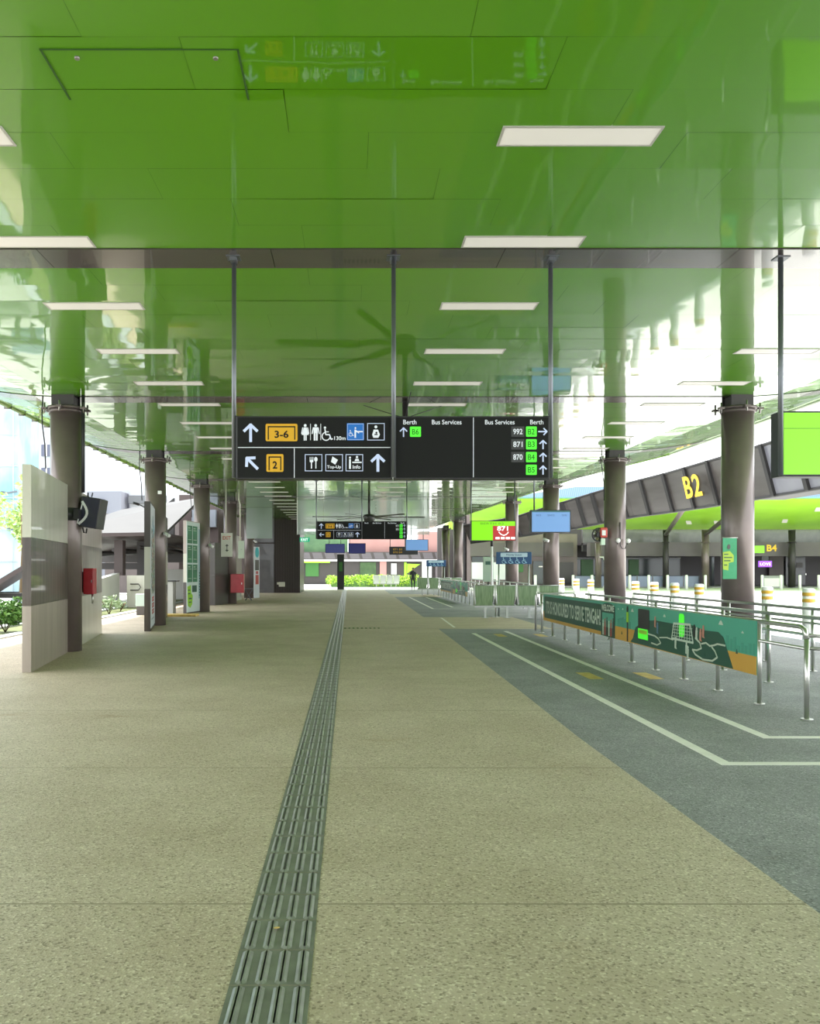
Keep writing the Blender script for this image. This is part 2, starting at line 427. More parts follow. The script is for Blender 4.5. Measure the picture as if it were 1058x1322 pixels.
# access hatch outline, with two turn-fasteners
ht = MB(); 
for a in ((-1.955, -1.943, 5.472, 6.055), (-0.708, -0.696, 5.472, 6.055), (-1.95, -0.70, 5.468, 5.478)):
    ht.box(a[0], a[1], a[2], a[3], HC - 0.006, HC + 0.01, M_void)
t = thing('access_hatch', 'square-edged access hatch with two round latches in the green ceiling', 'hatch', (-1.325, 5.47, HC - .006))
ht2 = MB()
for a in ((-.63, -.618, 0, .585), (.617, .629, 0, .585), (-.63, .629, -.004, .006)): ht2.box(a[0], a[1], a[2], a[3], 0, .014, M_void)
ht2.obj('hatch_frame', t)
for sx in (-.42, .47):
    MB().cyl(sx, .09, -.006, .01, .017, M_bolt, 12).obj('latch', t)

# ---- end wall (left, far)
M_wallgrey = noisy('slate_grey_cladding', (0.085, 0.083, 0.09), (0.11, 0.106, 0.113), 2, 0.35, 0, 3, coat=0.3)
M_slat = mat('dark_brown_slats', (0.045, 0.033, 0.027), 0.4)
M_brownwall = noisy('brown_plaster', (0.10, 0.08, 0.078), (0.125, 0.10, 0.097), 1, 0.6)
w = MB()
w.box(-16, -4.9, 56.8, 57.2, 0, 5.2, M_brownwall)
for z0 in (0, 1.6, 3.3): w.box(-6.2, -4.9, 56.65, 56.8, z0 + .01, z0 + 1.62, M_wallgrey)
w.box(-4.9, -3.2, 56.8, 62, 0, 5.0, M_slat)
x = -4.9
while x < -3.25: w.box(x, x + .06, 56.7, 56.8, 0.0, 5.0, M_slat); x += .11
struct(w, 'wall_left')

# ================================================================== FLOOR FITTINGS
# tactile guiding strip: 300 mm tiles, four bars each, from (-0.448) to (-0.145)
tp = MB(); X0 = -0.445; TL = 0.30; y = 1.72
tp.box(X0, X0 + .302, y, 65.4, -0.005, 0.002, M_tact)
def bar(mb, x0, x1, y0, y1, h=0.0065):
    c = 0.011; r = 0.014
    out = [(x0 + r, y0), (x1 - r, y0), (x1, y0 + r), (x1, y1 - r), (x1 - r, y1), (x0 + r, y1), (x0, y1 - r), (x0, y0 + r)]
    cx, cy = (x0 + x1) / 2, (y0 + y1) / 2
    inn = [(a + (c if a < cx else -c), b + (c if b < cy else -c)) for a, b in out]
    vs = [(a, b, 0.002) for a, b in out] + [(a, b, 0.002 + h) for a, b in inn]
    fs = [tuple(range(8, 16))] + [(i, (i + 1) % 8, 8 + (i + 1) % 8, 8 + i) for i in range(8)]
    mb.add(vs, fs, M_tactbar)
while y < 65.2:
    for j in range(4): bar(tp, X0 + .018 + j * .0745, X0 + .018 + j * .0745 + .044, y + .007, y + TL - .007)
    tp.box(X0, X0 + .302, y - .0015, y + .0015, 0.0, 0.0024, M_joint)
    y += TL
tp.obj('tactile_paving', None, label='long grey ribbed tactile guiding strip running down the beige walkway', cat='tactile paving')

# slot drain crossing the platform
dr = MB(); dr.box(-0.13, 9.0, 22.70, 22.82, -0.01, 0.004, M_joint)
for i in range(9): dr.box(-0.12 + i * .11, -0.07 + i * .11, 22.62, 22.90, 0.0, 0.007, M_void)
dr.obj('slot_drain', None, label='dark slotted drain line crossing the walkway at the near end of the benches', cat='drain')

# painted bay markings
def marking(pts, w, m, label, group=None):
    mb = MB(); n = len(pts)
    for i_, ((a, b), (c, d)) in enumerate(zip(pts[:-1], pts[1:])):
        zt = .003 + .0006 * i_
        L = math.hypot(c - a, d - b); nx, ny = -(d - b) / L * w / 2, (c - a) / L * w / 2
        ex, ey = (c - a) / L * w / 2, (d - b) / L * w / 2
        p = [(a - nx - ex, b - ny - ey), (c - nx + ex, d - ny + ey), (c + nx + ex, d + ny + ey), (a + nx - ex, b + ny - ey)]
        mb.add([(x, y, 0.0) for x, y in p] + [(x, y, zt) for x, y in p], [(4, 5, 6, 7), (0, 1, 5, 4), (1, 2, 6, 5), (2, 3, 7, 6), (3, 0, 4, 7)], m)
    mb.obj('floor_marking', None, label=label, cat='floor marking', group=group)
G = 'painted bay lines on the grey floor'
marking([(9.3, 6.9), (3.0, 6.9), (3.02, 20.9)], .10, M_white_paint, 'white painted line turning the nearest corner of the front grey bay', G)
marking([(9.3, 7.98), (3.85, 7.98), (3.92, 21.6)], .10, M_white_paint, 'inner white painted line closest to the banner railing in the front bay', G)
marking([(9.3, 33.9), (3.3, 33.9), (3.36, 48.0)], .10, M_white_paint, 'outer white line of the farther bay beyond the green benches', G)
marking([(9.3, 35.3), (4.24, 35.3), (4.28, 48.0)], .10, M_white_paint, 'inner white line of the farther bay beside the far railing', G)
marking([(2.82, 23.1), (2.95, 27.6)], .06, M_white_paint, 'thin faded white line across the beige crossing between the two bays', G)
for x, y, l in ((3.5, 12.6, 'yellow dash painted between the two white lines of the front bay'),
                (4.35, 12.6, 'yellow dash painted between the inner white line and the banner railing'),
                (3.55, 20.3, 'small far yellow dash at the end of the outer white line'),
                (4.5, 20.3, 'small far yellow dash near the far end of the banner railing')):
    marking([(x, y - .28), (x, y + .28)], .2, M_yellow_paint, l, 'yellow dashes on the grey bay')
MB().flat([CI(0, 0, .012, 7, .02)], M_yellow_paint).obj('fallen_leaf', None, label='tiny dry brown leaf lying on the tactile strip', cat='leaf')
lf = bpy.data.objects['fallen_leaf']; lf.location = (-0.31, 3.72, 0.012); lf.rotation_euler = (PI / 2 - .3, 0, .5)
# oil stain

# ================================================================== COLUMNS
CY = [16.48, 24.08, 31.68, 39.28, 46.88]
def make_column(label):
    t = thing('steel_column', label, 'column', (0, 0, 0), 0, 'round brown steel columns under the green canopy')
    MB().cyl(0, 0, 0, 4.58, .292, M_column, 40).obj('shaft', t)
    c = MB(); c.cyl(0, 0, 4.58, 4.63, .345, M_collar, 40); c.cyl(0, 0, 4.52, 4.58, .31, M_collar, 40); c.obj('collar', t)
    n = MB()
    n.box(-.21, .21, -.21, -.19, 4.63, 4.86, M_neck); n.box(-.21, .21, .19, .21, 4.63, 4.86, M_neck); n.box(-.015, .015, -.2, .2, 4.63, 4.86, M_neck)
    n.box(-.17, .17, -.17, .17, 4.63, 4.86, M_neck); n.obj('neck', t)
    for a in (20, 160, 200, 340, 270):
        x, y = .39 * math.cos(math.radians(a)), .39 * math.sin(math.radians(a))
        b = MB(); b.box(x - .05, x + .05, y - .05, y + .05, 4.57, 4.61, M_collar); b.cyl(x, y, 4.5, 4.7, .018, M_bolt, 8); b.obj('bracket_bolt', t)
    return t
c0 = make_column('x')
ordin = ['nearest', 'second', 'third', 'fourth', 'fifth']
lab_l = ['round brown steel column standing between the two nearest left partition panels',
         'round brown steel column beside the crowded white cartoon poster board',
         'round brown steel column beside the board of green posters',
         'round brown steel column behind the hanging exit notice and second red cabinet',
         'farthest and smallest round column on the left, before the slate wall']
lab_r = ['largest round brown column on the right, wearing a green hanging poster',
         'round brown column on the right with a red alarm bell and wall fan',
         'round brown column on the right behind the hanging blue screen',
         'far right round column beside the hanging lime display',
         'hidden far right round column next to the dark louvred end of the fascia']
first = True
for X, labs in ((-5.38, lab_l), (7.40, lab_r)):
    for yv, l in zip(CY, labs):
        if X > 0 and yv > 45: continue
        if first: c0.location = (X, yv, 0); c0['label'] = l; first = False
        else: dup(c0, (X, yv, 0), None, l)
for X, yv, l in ((7.3, 65.2, 'slender brown column standing at the far end of the platform roof'), (6.9, 54.5, 'wide brown column with a pale edge beside the far blue queue sign')):
    dup(c0, (X, yv, 0), None, l)

# cables and small fittings on the columns
def hang(name, label, cat, pts, r, m, group=None):
    mb = MB(); mb.tube(pts, r, m, 6); return mb.obj(name, None, label=label, cat=cat, group=group)
cabs = [(-5.38, CY[0], 'black cable dangling down the left side of the nearest left column'),
        (-5.38, CY[1], 'black cable looping beside the collar of the second left column'),
        (7.40, CY[1], 'black cable running from ceiling to bell on the second right column'),
        (-5.38, CY[2], 'thin cable beside the collar of the third left column')]
for X, yv, l in cabs:
    hang('cable', l, 'cable', [(X - .40, yv - .12, 4.84), (X - .41, yv - .14, 4.5), (X - .40, yv - .16, 4.3), (X - .35, yv - .16, 3.9), (X - .34, yv - .14, 3.45)], .013, M_cable, 'cables hanging beside column collars')
hang('cable_conduit', 'straight black conduit running from the ceiling down the right side of the nearest left column', 'conduit',
     [(-5.02, CY[0] - .12, 4.84), (-5.02, CY[0] - .12, 3.0)], .035, M_cable)
for X, yv, l in ((-5.38, CY[0], 'small black camera jutting left from the nearest left column'), (-5.38, CY[1], 'small black camera jutting left from the second left column')):
    t = thing('security_camera', l, 'camera', (X - .35, yv - .15, 3.28))
    MB().tube([(-.06, -.05, .06), (-.2, -.15, .10)], .035, M_cable, 8).obj('camera_body', t)
    MB().tube([(.08, .05, -.02), (0, 0, .03), (-.08, -.06, .07)], .014, M_cable, 6).obj('bracket', t)

# ================================================================== CEILING LIGHTS AND FANS
def make_light(label):
    t = thing('ceiling_light', label, 'ceiling light', (0, 0, 0), 0, 'white rectangular ceiling lights')
    f = MB()
    for a in ((-.6, .6, 0, .018), (-.6, .6, .277, .295), (-.6, -.582, .018, .277), (.582, .6, .018, .277)): f.box(a[0], a[1], a[2], a[3], 0, .02, M_lampframe)
    f.obj('frame', t); MB().box(-.582, .582, .018, .277, .004, .02, M_lamp).obj('diffuser', t)
    return t
LY = [6.42 - 2.15 * 2, 6.42 - 2.15, 6.42, 8.54, 10.66, 12.9, 15.15, 17.12, 19.3, 21.4, 23.4, 25.6, 27.8, 29.9, 32.4, 34.6, 36.7, 38.7, 41, 43.2, 45.3, 47.6, 49.9, 52, 54.2, 56.4, 58.6, 60.7, 63, 65]
l0 = make_light('x'); used = False
rows = [(-3.175, 'left row'), (1.745, 'middle row'), (6.45, 'right row')]
def nth(n): 
    s = {1: 'first', 2: 'second', 3: 'third', 4: 'fourth', 5: 'fifth', 6: 'sixth', 7: 'seventh', 8: 'eighth', 9: 'ninth', 10: 'tenth', 11: 'eleventh', 12: 'twelfth', 13: 'thirteenth',
         14: 'fourteenth', 15: 'fifteenth', 16: 'sixteenth', 17: 'seventeenth', 18: 'eighteenth', 19: 'nineteenth', 20: 'twentieth'}
    return s.get(n, 'twenty-' + s.get(n - 20, 'tenth'))
vis0 = {-3.175: 6.2, 1.745: 6.2, 6.45: 12.8}
for X, rn in rows:
    seq = [y for y in LY if y >= vis0[X]]
    for i, y in enumerate(seq):
        if X > 5 and y > 40: continue
        l = 'flat white ceiling light, %s in the %s counting from the camera' % (nth(i + 1), rn)
        if i == 0: l = 'nearest flat white ceiling light of the ' + rn
        if not used: l0.location = (X, y, HC - .008); l0['label'] = l; used = True
        else: dup(l0, (X, y, HC - .008), None, l)

M_fan = mat('fan_dark_grey', (0.05, 0.05, 0.048), 0.4, 0.3)
def make_fan(label, loc, ang):
    t = thing('ceiling_fan', label, 'ceiling fan', loc, 0, 'large ceiling fans')
    MB().tube([(0, 0, .12), (0, 0, HC - loc[2])], .055, M_neck, 10).obj('drop_rod', t)
    h = MB(); h.tube([(0, 0, -.22), (0, 0, -.18), (0, 0, .0), (0, 0, .1), (0, 0, .14)], [.12, .22, .26, .24, .1], M_fan, 16); h.obj('motor_hub', t)
    for k in range(6):
        a = math.radians(ang + 60 * k); b = MB()
        c, s = math.cos(a), math.sin(a)
        def P(r, w, z): return (r * c - w * s, r * s + w * c, z)
        prof = [(.2, .05), (.5, .085), (2.4, .075), (2.5, .03)]
        vs = []; 
        for r, wd in prof: vs += [P(r, -wd, .03), P(r, wd, .0), P(r, wd, -.012), P(r, -wd, .018)]
        fs = [(0, 1, 2, 3), (12, 15, 14, 13)]
        for i in range(3): fs += [(4 * i + j, 4 * (i + 1) + j, 4 * (i + 1) + (j + 1) % 4, 4 * i + (j + 1) % 4) for j in range(4)]
        b.add(vs, fs, M_fan); b.obj('blade', t)
    for k in range(3):
        a = math.radians(ang + 25 + 120 * k)
        MB().tube([(0, 0, .75), (.9 * math.cos(a), .9 * math.sin(a), HC - loc[2] - .01)], .008, M_cable, 5).obj('guy_wire', t)
    return t
make_fan('large six-bladed ceiling fan mostly hidden behind the nearest black sign', (1.1, 16.9, 3.75), 8)
make_fan('large grey six-bladed ceiling fan above the farther black direction sign', (.9, 38.3, 3.86), 5)

# ================================================================== OVERHEAD DIRECTION SIGNS
def person_icon(cx, cy, h, skirt):
    p = [CI(cx, cy + h * .42, h * .085)]
    if skirt: p += [[(cx - h * .09, cy + h * .31), (cx + h * .09, cy + h * .31), (cx + h * .21, cy - h * .16), (cx - h * .21, cy - h * .16)], R(cx - h * .09, cy - h * .5, cx - h * .015, cy - h * .16), R(cx + h * .015, cy - h * .5, cx + h * .09, cy - h * .16)]
    else: p += [R(cx - h * .13, cy - h * .05, cx + h * .13, cy + h * .31), R(cx - h * .12, cy - h * .5, cx - h * .015, cy - h * .05), R(cx + h * .015, cy - h * .5, cx + h * .12, cy - h * .05)]
    p += LN([(cx - h * .15, cy + h * .28), (cx - h * .22, cy - h * .08)], h * .06) + LN([(cx + h * .15, cy + h * .28), (cx + h * .22, cy - h * .08)], h * .06)
    return p
def wheel_icon(cx, cy, h):
    p = [CI(cx - h * .12, cy + h * .42, h * .085)]
    p += LN([(cx - h * .12, cy + h * .3), (cx - h * .06, cy - h * .08), (cx + h * .2, cy - h * .08), (cx + h * .32, cy - h * .42), (cx + h * .42, cy - h * .38)], h * .085)
    p += LN([(cx - h * .1, cy + h * .12), (cx + h * .14, cy + h * .12)], h * .06)
    arc = [(cx - h * .04 + h * .29 * math.cos(math.radians(a)), cy - h * .2 + h * .29 * math.sin(math.radians(a))) for a in range(110, 371, 26)]
    return p + LN(arc, h * .07)
def direction_sign(label, cx, Y, cz, far):
    k = 3.31 / 406
    t = thing('direction_sign', label, 'sign', (cx, Y, cz), 0, 'black hanging direction signs')
    def U(x): return (x - 506) * k
    def V(y): return (578.5 - y) * k
    for (a, b) in ((304.5, 506.3), (508.5, 709)):
        c = MB(); c.box(U(a), U(b), 0, .16, V(619), V(538), M_blackbox, .006)
        c.flat([R(U(a) + .02, V(617.5), U(b) - .02, V(539.5))], M_black, -.002, 0.001); c.obj('cabinet', t)
    for x in (301.5, 507.4, 711):
        MB().tube([(U(x), -.03 if x > 500 and x < 600 else .05, V(617)), (U(x), -.03 if x > 500 and x < 600 else .05, HC - cz)], .024, M_pole, 10).obj('hanger_pole', t)
        b = MB(); b.box(U(x) - .07, U(x) + .07, -.06, .1, HC - cz - .02, HC - cz, M_pole); b.box(U(x) - .035, U(x) + .035, -.04, .08, HC - cz - .06, HC - cz - .02, M_pole); b.obj('pole_bracket', t)
    Y0, Y1 = -.0035, -.001
    def pt(name, polys, m, y0=Y0, y1=Y1, par=None): return MB().flat(polys, m, y0, y1).obj(name, par or t)
    def tx(s_, px, py, h, wd, m=M_white, y=-.0035, bold=.001, par=None):
        mb = MB(); text(mb, s_, U(px), V(py), h * k, wd * k, m, y, bold); return mb.obj('lettering', par or t)
    a0 = 90 if far else 45
    pt('arrow', ARR(U(323.7), V(559), 23 * k, 0, 3.6 * k), M_lilac)
    pt('arrow', ARR(U(325), V(598.3), 21 * k, a0, 3.6 * k), M_lilac)
    pt('arrow', ARR(U(487.4), V(597.8), 22 * k, 0, 3.6 * k), M_lilac)
    for (a, b, c, d, s) in ((343, 548, 384, 570.4, '3-6'), (344, 587, 366, 609.8, '2')):
        p = pt('berth_plate', [RR(U(a), V(d), U(c), V(b), 2 * k)], M_yellow)
        pt('plate_outline', [[(U(a + 2.8), V(d - 2)), (U(a + 4.2), V(d - 2)), (U(a + 4.2), V(b + 4.6)), (U(c - 4.2), V(b + 4.6)), (U(c - 4.2), V(d - 2)), (U(c - 2.8), V(d - 2)), (U(c - 2.8), V(b + 3)), (U(a + 2.8), V(b + 3))]], M_black, -.005, -.0035, p)
        tx(s, (a + c) / 2, 561.5 if s == '3-6' else 601, 9.5, 18 if s == '3-6' else 6, M_black, -.006, .004, p)
    pt('women_pictogram', person_icon(U(393.9), V(559), 21 * k, True), M_white)
    pt('men_pictogram', person_icon(U(407.4), V(559), 21 * k, False), M_white)
    for x in (400.7, 413.9): pt('dividing_line', [R(U(x - .35), V(569), U(x + .35), V(548))], M_white)
    pt('wheelchair_pictogram', wheel_icon(U(421.5), V(560.5), 18 * k), M_white)
    tx('130m', 438.5, 566.5, 5, 14.5, bold=.0012)
    p = pt('lift_plate', [RR(U(447.4), V(569.3), U(469.6), V(547.2), 1.2 * k)], M_blue)
    pt('plate_outline', FR(U(448.2), V(568.5), U(468.8), V(548), .4 * k), M_lilac, -.005, -.0035, p)
    pt('boarding_pictogram', wheel_icon(U(452.8), V(560), 8 * k) + [CI(U(458.5), V(553.5), 1.1 * k), R(U(457.3), V(566), U(459.3), V(555.5)), R(U(459), V(558.8), U(468), V(557.4))] + LN([(U(459), V(556.5)), (U(463), V(560))], 1.1 * k), M_white, -.006, -.004, p)
    p = pt('pictogram_frame', FR(U(473.7), V(569.3), U(496), V(547.2), .8 * k), M_lilac)
    q = pt('nursing_pictogram', [CI(U(484.8), V(552), 1.9 * k), [(U(480), V(562)), (U(482), V(555.5)), (U(487.5), V(555.5)), (U(490), V(562)), (U(488), V(566)), (U(481.5), V(566))]], M_white, Y0, Y1, p)
    pt('baby_shape', [CI(U(485.5), V(559.5), 1.3 * k), R(U(483), V(562.5), U(487), V(561))], M_black, -.006, -.0035, p)
    pt('dividing_line', [R(U(307.4), V(578.9), U(503.5), V(578))], M_white); pt('dividing_line', [R(U(379.5), V(617.5), U(380.3), V(579.5))], M_white)
    fr = [pt('pictogram_frame', FR(U(a), V(609), U(a + 22.3), V(587.2), .8 * k), M_lilac) for a in (393.5, 419.9, 446)]
    pt('cutlery_pictogram', [R(U(401.3), V(605.5), U(402.7), V(597)), RR(U(399.7), V(597.5), U(404.3), V(594.5), .8 * k), R(U(399.7), V(595), U(400.5), V(590.7)), R(U(401.6), V(595), U(402.4), V(590.7)), R(U(403.5), V(595), U(404.3), V(590.7)),
            CI(U(407.6), V(593.8), 2.2 * k, 12, 3.2 * k), R(U(407), V(605.5), U(408.3), V(597))], M_white, Y0, Y1, fr[0])
    pt('card_pictogram', [[(U(429), V(590)), (U(436), V(594.5)), (U(432.5), V(600.5)), (U(427), V(597))]], M_white, Y0, Y1, fr[1])
    tx('Top-Up', 431, 604, 5, 18, bold=.0015, par=fr[1])
    pt('counter_pictogram', [CI(U(451.5), V(591.5), 1.3 * k), R(U(450.3), V(606), U(452.7), V(593.5)), CI(U(460.5), V(590.8), 1.5 * k), [(U(457.5), V(596)), (U(458.5), V(593)), (U(462.5), V(593)), (U(463.5), V(596))], R(U(454.5), V(598.5), U(466.5), V(596.8))], M_white, Y0, Y1, fr[2])
    tx('Info', 460, 603.5, 4.6, 10, bold=.0015, par=fr[2])
    for s, x, wd in (('Berth', 528.5, 17), ('Bus Services', 575.9, 38), ('Bus Services', 644.2, 38), ('Berth', 691.7, 17)): tx(s, x, 545.8, 6, wd)
    pt('dividing_line', [R(U(609.8), V(616.7), U(610.6), V(540))], M_white)
    if not far:
        p = pt('berth_plate', [RR(U(528.6), V(564.8), U(542.8), V(551.6), 1.2 * k)], M_signgreen); tx('B6', 535.7, 558.2, 7, 8.5, M_black, -.0045, 0, p)
        pt('arrow', ARR(U(520.4), V(558.5), 12 * k, 0, 1.6 * k), M_lilac)
    for i, (s, b) in enumerate((('992', 'B2'), ('871', 'B3'), ('870', 'B4'), (None, 'B5'))):
        y = 558 + 16.4 * i
        if far: s = ('871', '870', None, None)[i]; b = ('B3', 'B4', 'B5', 'B6')[i]
        p = pt('berth_plate', [RR(U(677.8), V(y + 6.6), U(691.7), V(y - 6.6), 1.2 * k)], M_signgreen)
        tx(b, 684.7, y, 7, 8.5, M_black, -.0045, 0, p)
        if s:
            p = pt('service_plate', [R(U(659), V(y + 6.6), U(675.7), V(y - 6.6))], M_darkgrey); tx(s, 667.4, y, 7.2, 12, M_white, -.0045, .002, p)
        pt('arrow', ARR(U(699.8), V(y), 11.5 * k, -90 if (i == 0 and not far) else 0, 1.7 * k), M_lilac)
direction_sign('large black overhead direction sign with 992, 871 and 870 bus services, nearest of the two', .457, 9.08, 2.828, False)
direction_sign('small distant black overhead direction sign hanging beyond the nearest one', .472, 31.9, 2.99, True)

# ================================================================== OVERHEAD DISPLAYS
def display(label, x0, x1, Y, z0, z1, face, kind, poles, name='hanging_display'):
    t = thing(name, label, 'display', ((x0 + x1) / 2, Y, z0)); w = (x1 - x0) / 2; h = z1 - z0
    MB().box(-w - .03, w + .03, 0, .22, -.02, h + .02, M_blackbox, .008).obj('housing', t)
    MB().flat([R(-w, 0, w, h)], face, -.006, 0).obj('screen', t)
    for px in poles:
        MB().tube([(px, .08, h), (px, .08, HC - z0)], .022, M_pole, 8).obj('hanger_pole', t)
    return t, w, h
t, w, h = display('large lime green hanging display cut off at the right edge, beside its pole', 4.58, 6.3, 9.12, 2.55, 3.20, M_led_green, 0, [1.6])
MB().flat([R(-w, h * .74, w, h * .75)], M_led_line, -.009, -.006).obj('dividing_line', t)
MB().tube([(-w - .03, -.0, -.01), (-w - .03, 0, HC - 2.55)], .027, M_pole, 10).obj('hanger_pole', t)
bb = MB(); bb.box(-w - .1, -w + .04, -.07, .07, HC - 2.57, HC - 2.55, M_pole); bb.obj('pole_bracket', t)
t, w, h = display('distant lime and red hanging berth display showing 871', 4.53, 6.13, 31.9, 2.62, 3.32, M_led_lime, 0, [-.81, .80])
MB().flat([R(-.02, 0, w, h * .76)], M_led_red, -.010, -.006).obj('red_panel', t)
mb = MB(); text(mb, '871', w * .42, h * .62, .17, .40, M_white_lit, -.012, .006); mb.flat(LN([(.2, .3), (.28, .22), (.38, .18), (.48, .22), (.55, .3)], .03) + [R(.08 + i * .19, .04, .22 + i * .19, .12) for i in range(4)], M_white_lit, -.012, -.010); mb.obj('white_lettering', t)
mb = MB(); text(mb, 'BERTH B3', -.05, h * .88, .075, .85, M_led_line, -.010); mb.obj('dark_lettering', t)
t, w, h = display('hanging pale blue screen beside the third right column', 5.12, 6.18, 24.2, 2.60, 3.19, M_led_blue, 0, [-.45])
mb = MB(); text(mb, 'B03', -w * .65, h * .78, .05, .13, M_led_grey, -.009); text(mb, 'SERVICES', 0, h * .78, .05, .2, M_led_grey, -.009); text(mb, 'TIME', w * .7, h * .78, .05, .15, M_led_grey, -.009); mb.obj('faint_lettering', t)
mb = MB(); mb.flat([R(-w, h * .93, w, h)], mat('lcd_teal_bar', (0.04, 0.15, 0.16), .4), -.008, -.006); mb.obj('top_bar', t)
display('small distant hanging blue screen right of the far direction sign', 3.1, 4.28, 46.9, 2.58, 3.15, M_led_blue, 0, [-.3, .35])
display('tiny dark navy hanging screen above the far black post', .0, 1.1, 58, 2.62, 3.28, M_led_navy, 0, [-.5], 'hanging_display')
t, w, h = display('tiny dark LED message board hanging right of the far navy screens', 2.75, 4.6, 58, 2.55, 3.05, M_blackbox, 0, [-.9, .1])
mb = MB(); text(mb, '871 B3', -.4, .34, .12, .6, M_yellow, -.01); text(mb, '870 B4', -.4, .14, .12, .6, M_yellow, -.01); mb.obj('amber_lettering', t)
display('tiny faded blue hanging screen left of the far navy screen', -1.6, -.3, 60, 2.7, 3.3, mat('lcd_slate', (.05, .06, .2), .3, emit=(.1, .12, .5), estr=.05), 0, [-.4, .4])
# exit sign on glass side
t = thing('exit_sign', 'tiny green EXIT sign hanging at the left end of the far opening', 'exit sign', (-2.65, 52, 3.2))
MB().box(-.30, .30, 0, .08, 0, .27, mat('exit_green', (.01, .30, .16), .4, emit=(.02, .6, .3), estr=.12)).obj('housing', t)
mb = MB(); text(mb, 'EXIT', 0, .135, .15, .42, M_white_lit, -.01); mb.obj('lettering', t)
MB().tube([(0, .04, .27), (0, .04, HC - 3.2)], .015, M_softwhite, 6).obj('drop_rod', t)

# hanging smoke curtain of pale glass
M_glass = mat('pale_green_glass', (0.50, 0.62, 0.54), 0.08, 0.0, alpha=0.42)
t = thing('glass_smoke_screen', 'wide pale glass smoke screen hanging from the ceiling before the far shops', 'glass screen', (0.65, 41.2, 3.2))
for i in range(5):
    MB().box(-3.1 + i * 1.25, -3.1 + i * 1.25 + 1.235, 0, .012, 0, HC - 3.2, M_glass).obj('glass_pane', t)
MB().box(-3.12, -3.08, -.02, .03, 0, HC - 3.2, M_softwhite).obj('edge_rail', t); MB().box(3.14, 3.18, -.02, .03, 0, HC - 3.2, M_softwhite).obj('edge_rail', t)
t = thing('glass_smoke_screen', 'tall narrow glass smoke screen before the slate wall at left', 'glass screen', (-4.6, 46.4, 3.2))
MB().box(-.9, .5, 0, .012, 0, HC - 3.2, M_glass).obj('glass_pane', t)

# ================================================================== PARTITION PANELS (left)
def partition(label, p0, p1, bands, H=3.13, th=.13, name='partition_panel'):
    """p0 near end, p1 far end of the inner (right-hand) face"""
    dx, dy = p1[0] - p0[0], p1[1] - p0[1]; L = math.hypot(dx, dy); ang = math.atan2(dy, dx)
    t = thing(name, label, 'partition', (p0[0], p0[1], 0), ang)
    n = len(bands); z = 0
    for i, (m, hh) in enumerate(bands):
        b = MB(); b.box(0, L, 0, th, z + .002, z + hh - .002, m); b.obj('cladding_panel', t); z += hh
    return t, L
tA, _ = partition('nearest freestanding partition, cream above dark brown above tan', (-4.77, 13.0), (-5.24, 16.14), [(M_tanp, 1.0), (M_brownp, 1.03), (M_cream, 1.10)])
tB, _ = partition('partition just behind the nearest left column, tan and brown above cream', (-5.33, 16.80), (-5.96, 20.9), [(M_cream, 1.0), (M_brownp, 1.05), (M_tanp, 1.08)])
tC, LC = partition('partition carrying the crowded white cartoon poster, dark at the top of its edge', (-4.95, 21.6), (-5.33, 23.75), [(M_brownp, 1.06), (M_cream, 1.05), (M_darkp, 1.14)], 3.25, .15)
tC2, _ = partition('brown partition behind the second left column', (-5.38, 24.42), (-5.9, 28.2), [(M_brownp, 1.06), (M_cream, 1.05), (M_darkp, 1.1)], 3.2)
tD, LD = partition('partition carrying the six green posters, cream and tan edge', (-5.62, 30.0), (-5.40, 31.45), [(M_darkp, 1.1), (M_cream, 1.0), (M_tanp, 1.15)], 3.25, .12)
tE, _ = partition('narrow tan and white partition behind the second red cabinet', (-5.42, 39.6), (-5.5, 44.5), [(M_cream, 1.0), (M_tanp, 1.3), (M_tanp, .9)], 3.2)
tF, _ = partition('thin dark partition edge between the green posters and the exit notice', (-5.75, 37.2), (-5.42, 38.95), [(M_darkp, 1.3), (M_darkp, 1.4)], 2.7, .3)

def on_panel(name, label, cat, p0, p1, off=.004):
    ang = math.atan2(p1[1] - p0[1], p1[0] - p0[0])
    n = (math.sin(ang), -math.cos(ang))
    return thing(name, label, cat, (p0[0] + n[0] * off, p0[1] + n[1] * off, 0), ang)
# poster A: crowded drawing of many small figures
M_pw = mat('poster_white', (0.66, 0.69, 0.74), 0.4)
cols = [(.50, .22, .16), (.18, .30, .12), (.45, .33, .12), (.10, .20, .28), (.20, .12, .10), (.35, .38, .40), (.52, .42, .32), (.12, .33, .25)]
MC = [mat('poster_ink_%d' % i, c, .5) for i, c in enumerate(cols)]
M_sky = mat('poster_pale_blue', (.30, .50, .62), .5)
t = on_panel('illustrated_poster', 'tall white poster crowded with small colourful figures and red lettering at its foot', 'poster', (-4.95, 21.6), (-5.33, 23.75), .012)
MB().box(.05, LC - .02, 0, .012, .08, 3.2, M_pw).obj('poster_sheet', t)
rnd = random.Random(3)
mb = MB()
for i in range(520):
    u = rnd.uniform(.22, LC - .22); v = rnd.uniform(.95, 2.55); s = rnd.uniform(.02, .06); m = rnd.choice(MC)
    y = -.002 - rnd.uniform(0, .002); mb.flat([RR(u - s * .6, v - s, u + s * .6, v + s, s * .3, 2)], m, y, -.001)
    mb.flat([CI(u, v + s * 1.3, s * .45, 6)], rnd.choice(MC), y, -.001)
mb.obj('crowd_drawing', t, kind='stuff')
mb = MB()
for i in range(40):
    u = rnd.gauss(LC * .5, .3); v = rnd.gauss(2.72, .12); mb.flat([CI(u, v, rnd.uniform(.04, .13), 9)], rnd.choice([M_sky, M_pw, MC[3]]), -.003 - rnd.uniform(0, .002), -.001)
mb.obj('pale_cloud_drawing', t, kind='stuff')
M_pred = mat('poster_red', (.50, .08, .07), .5)
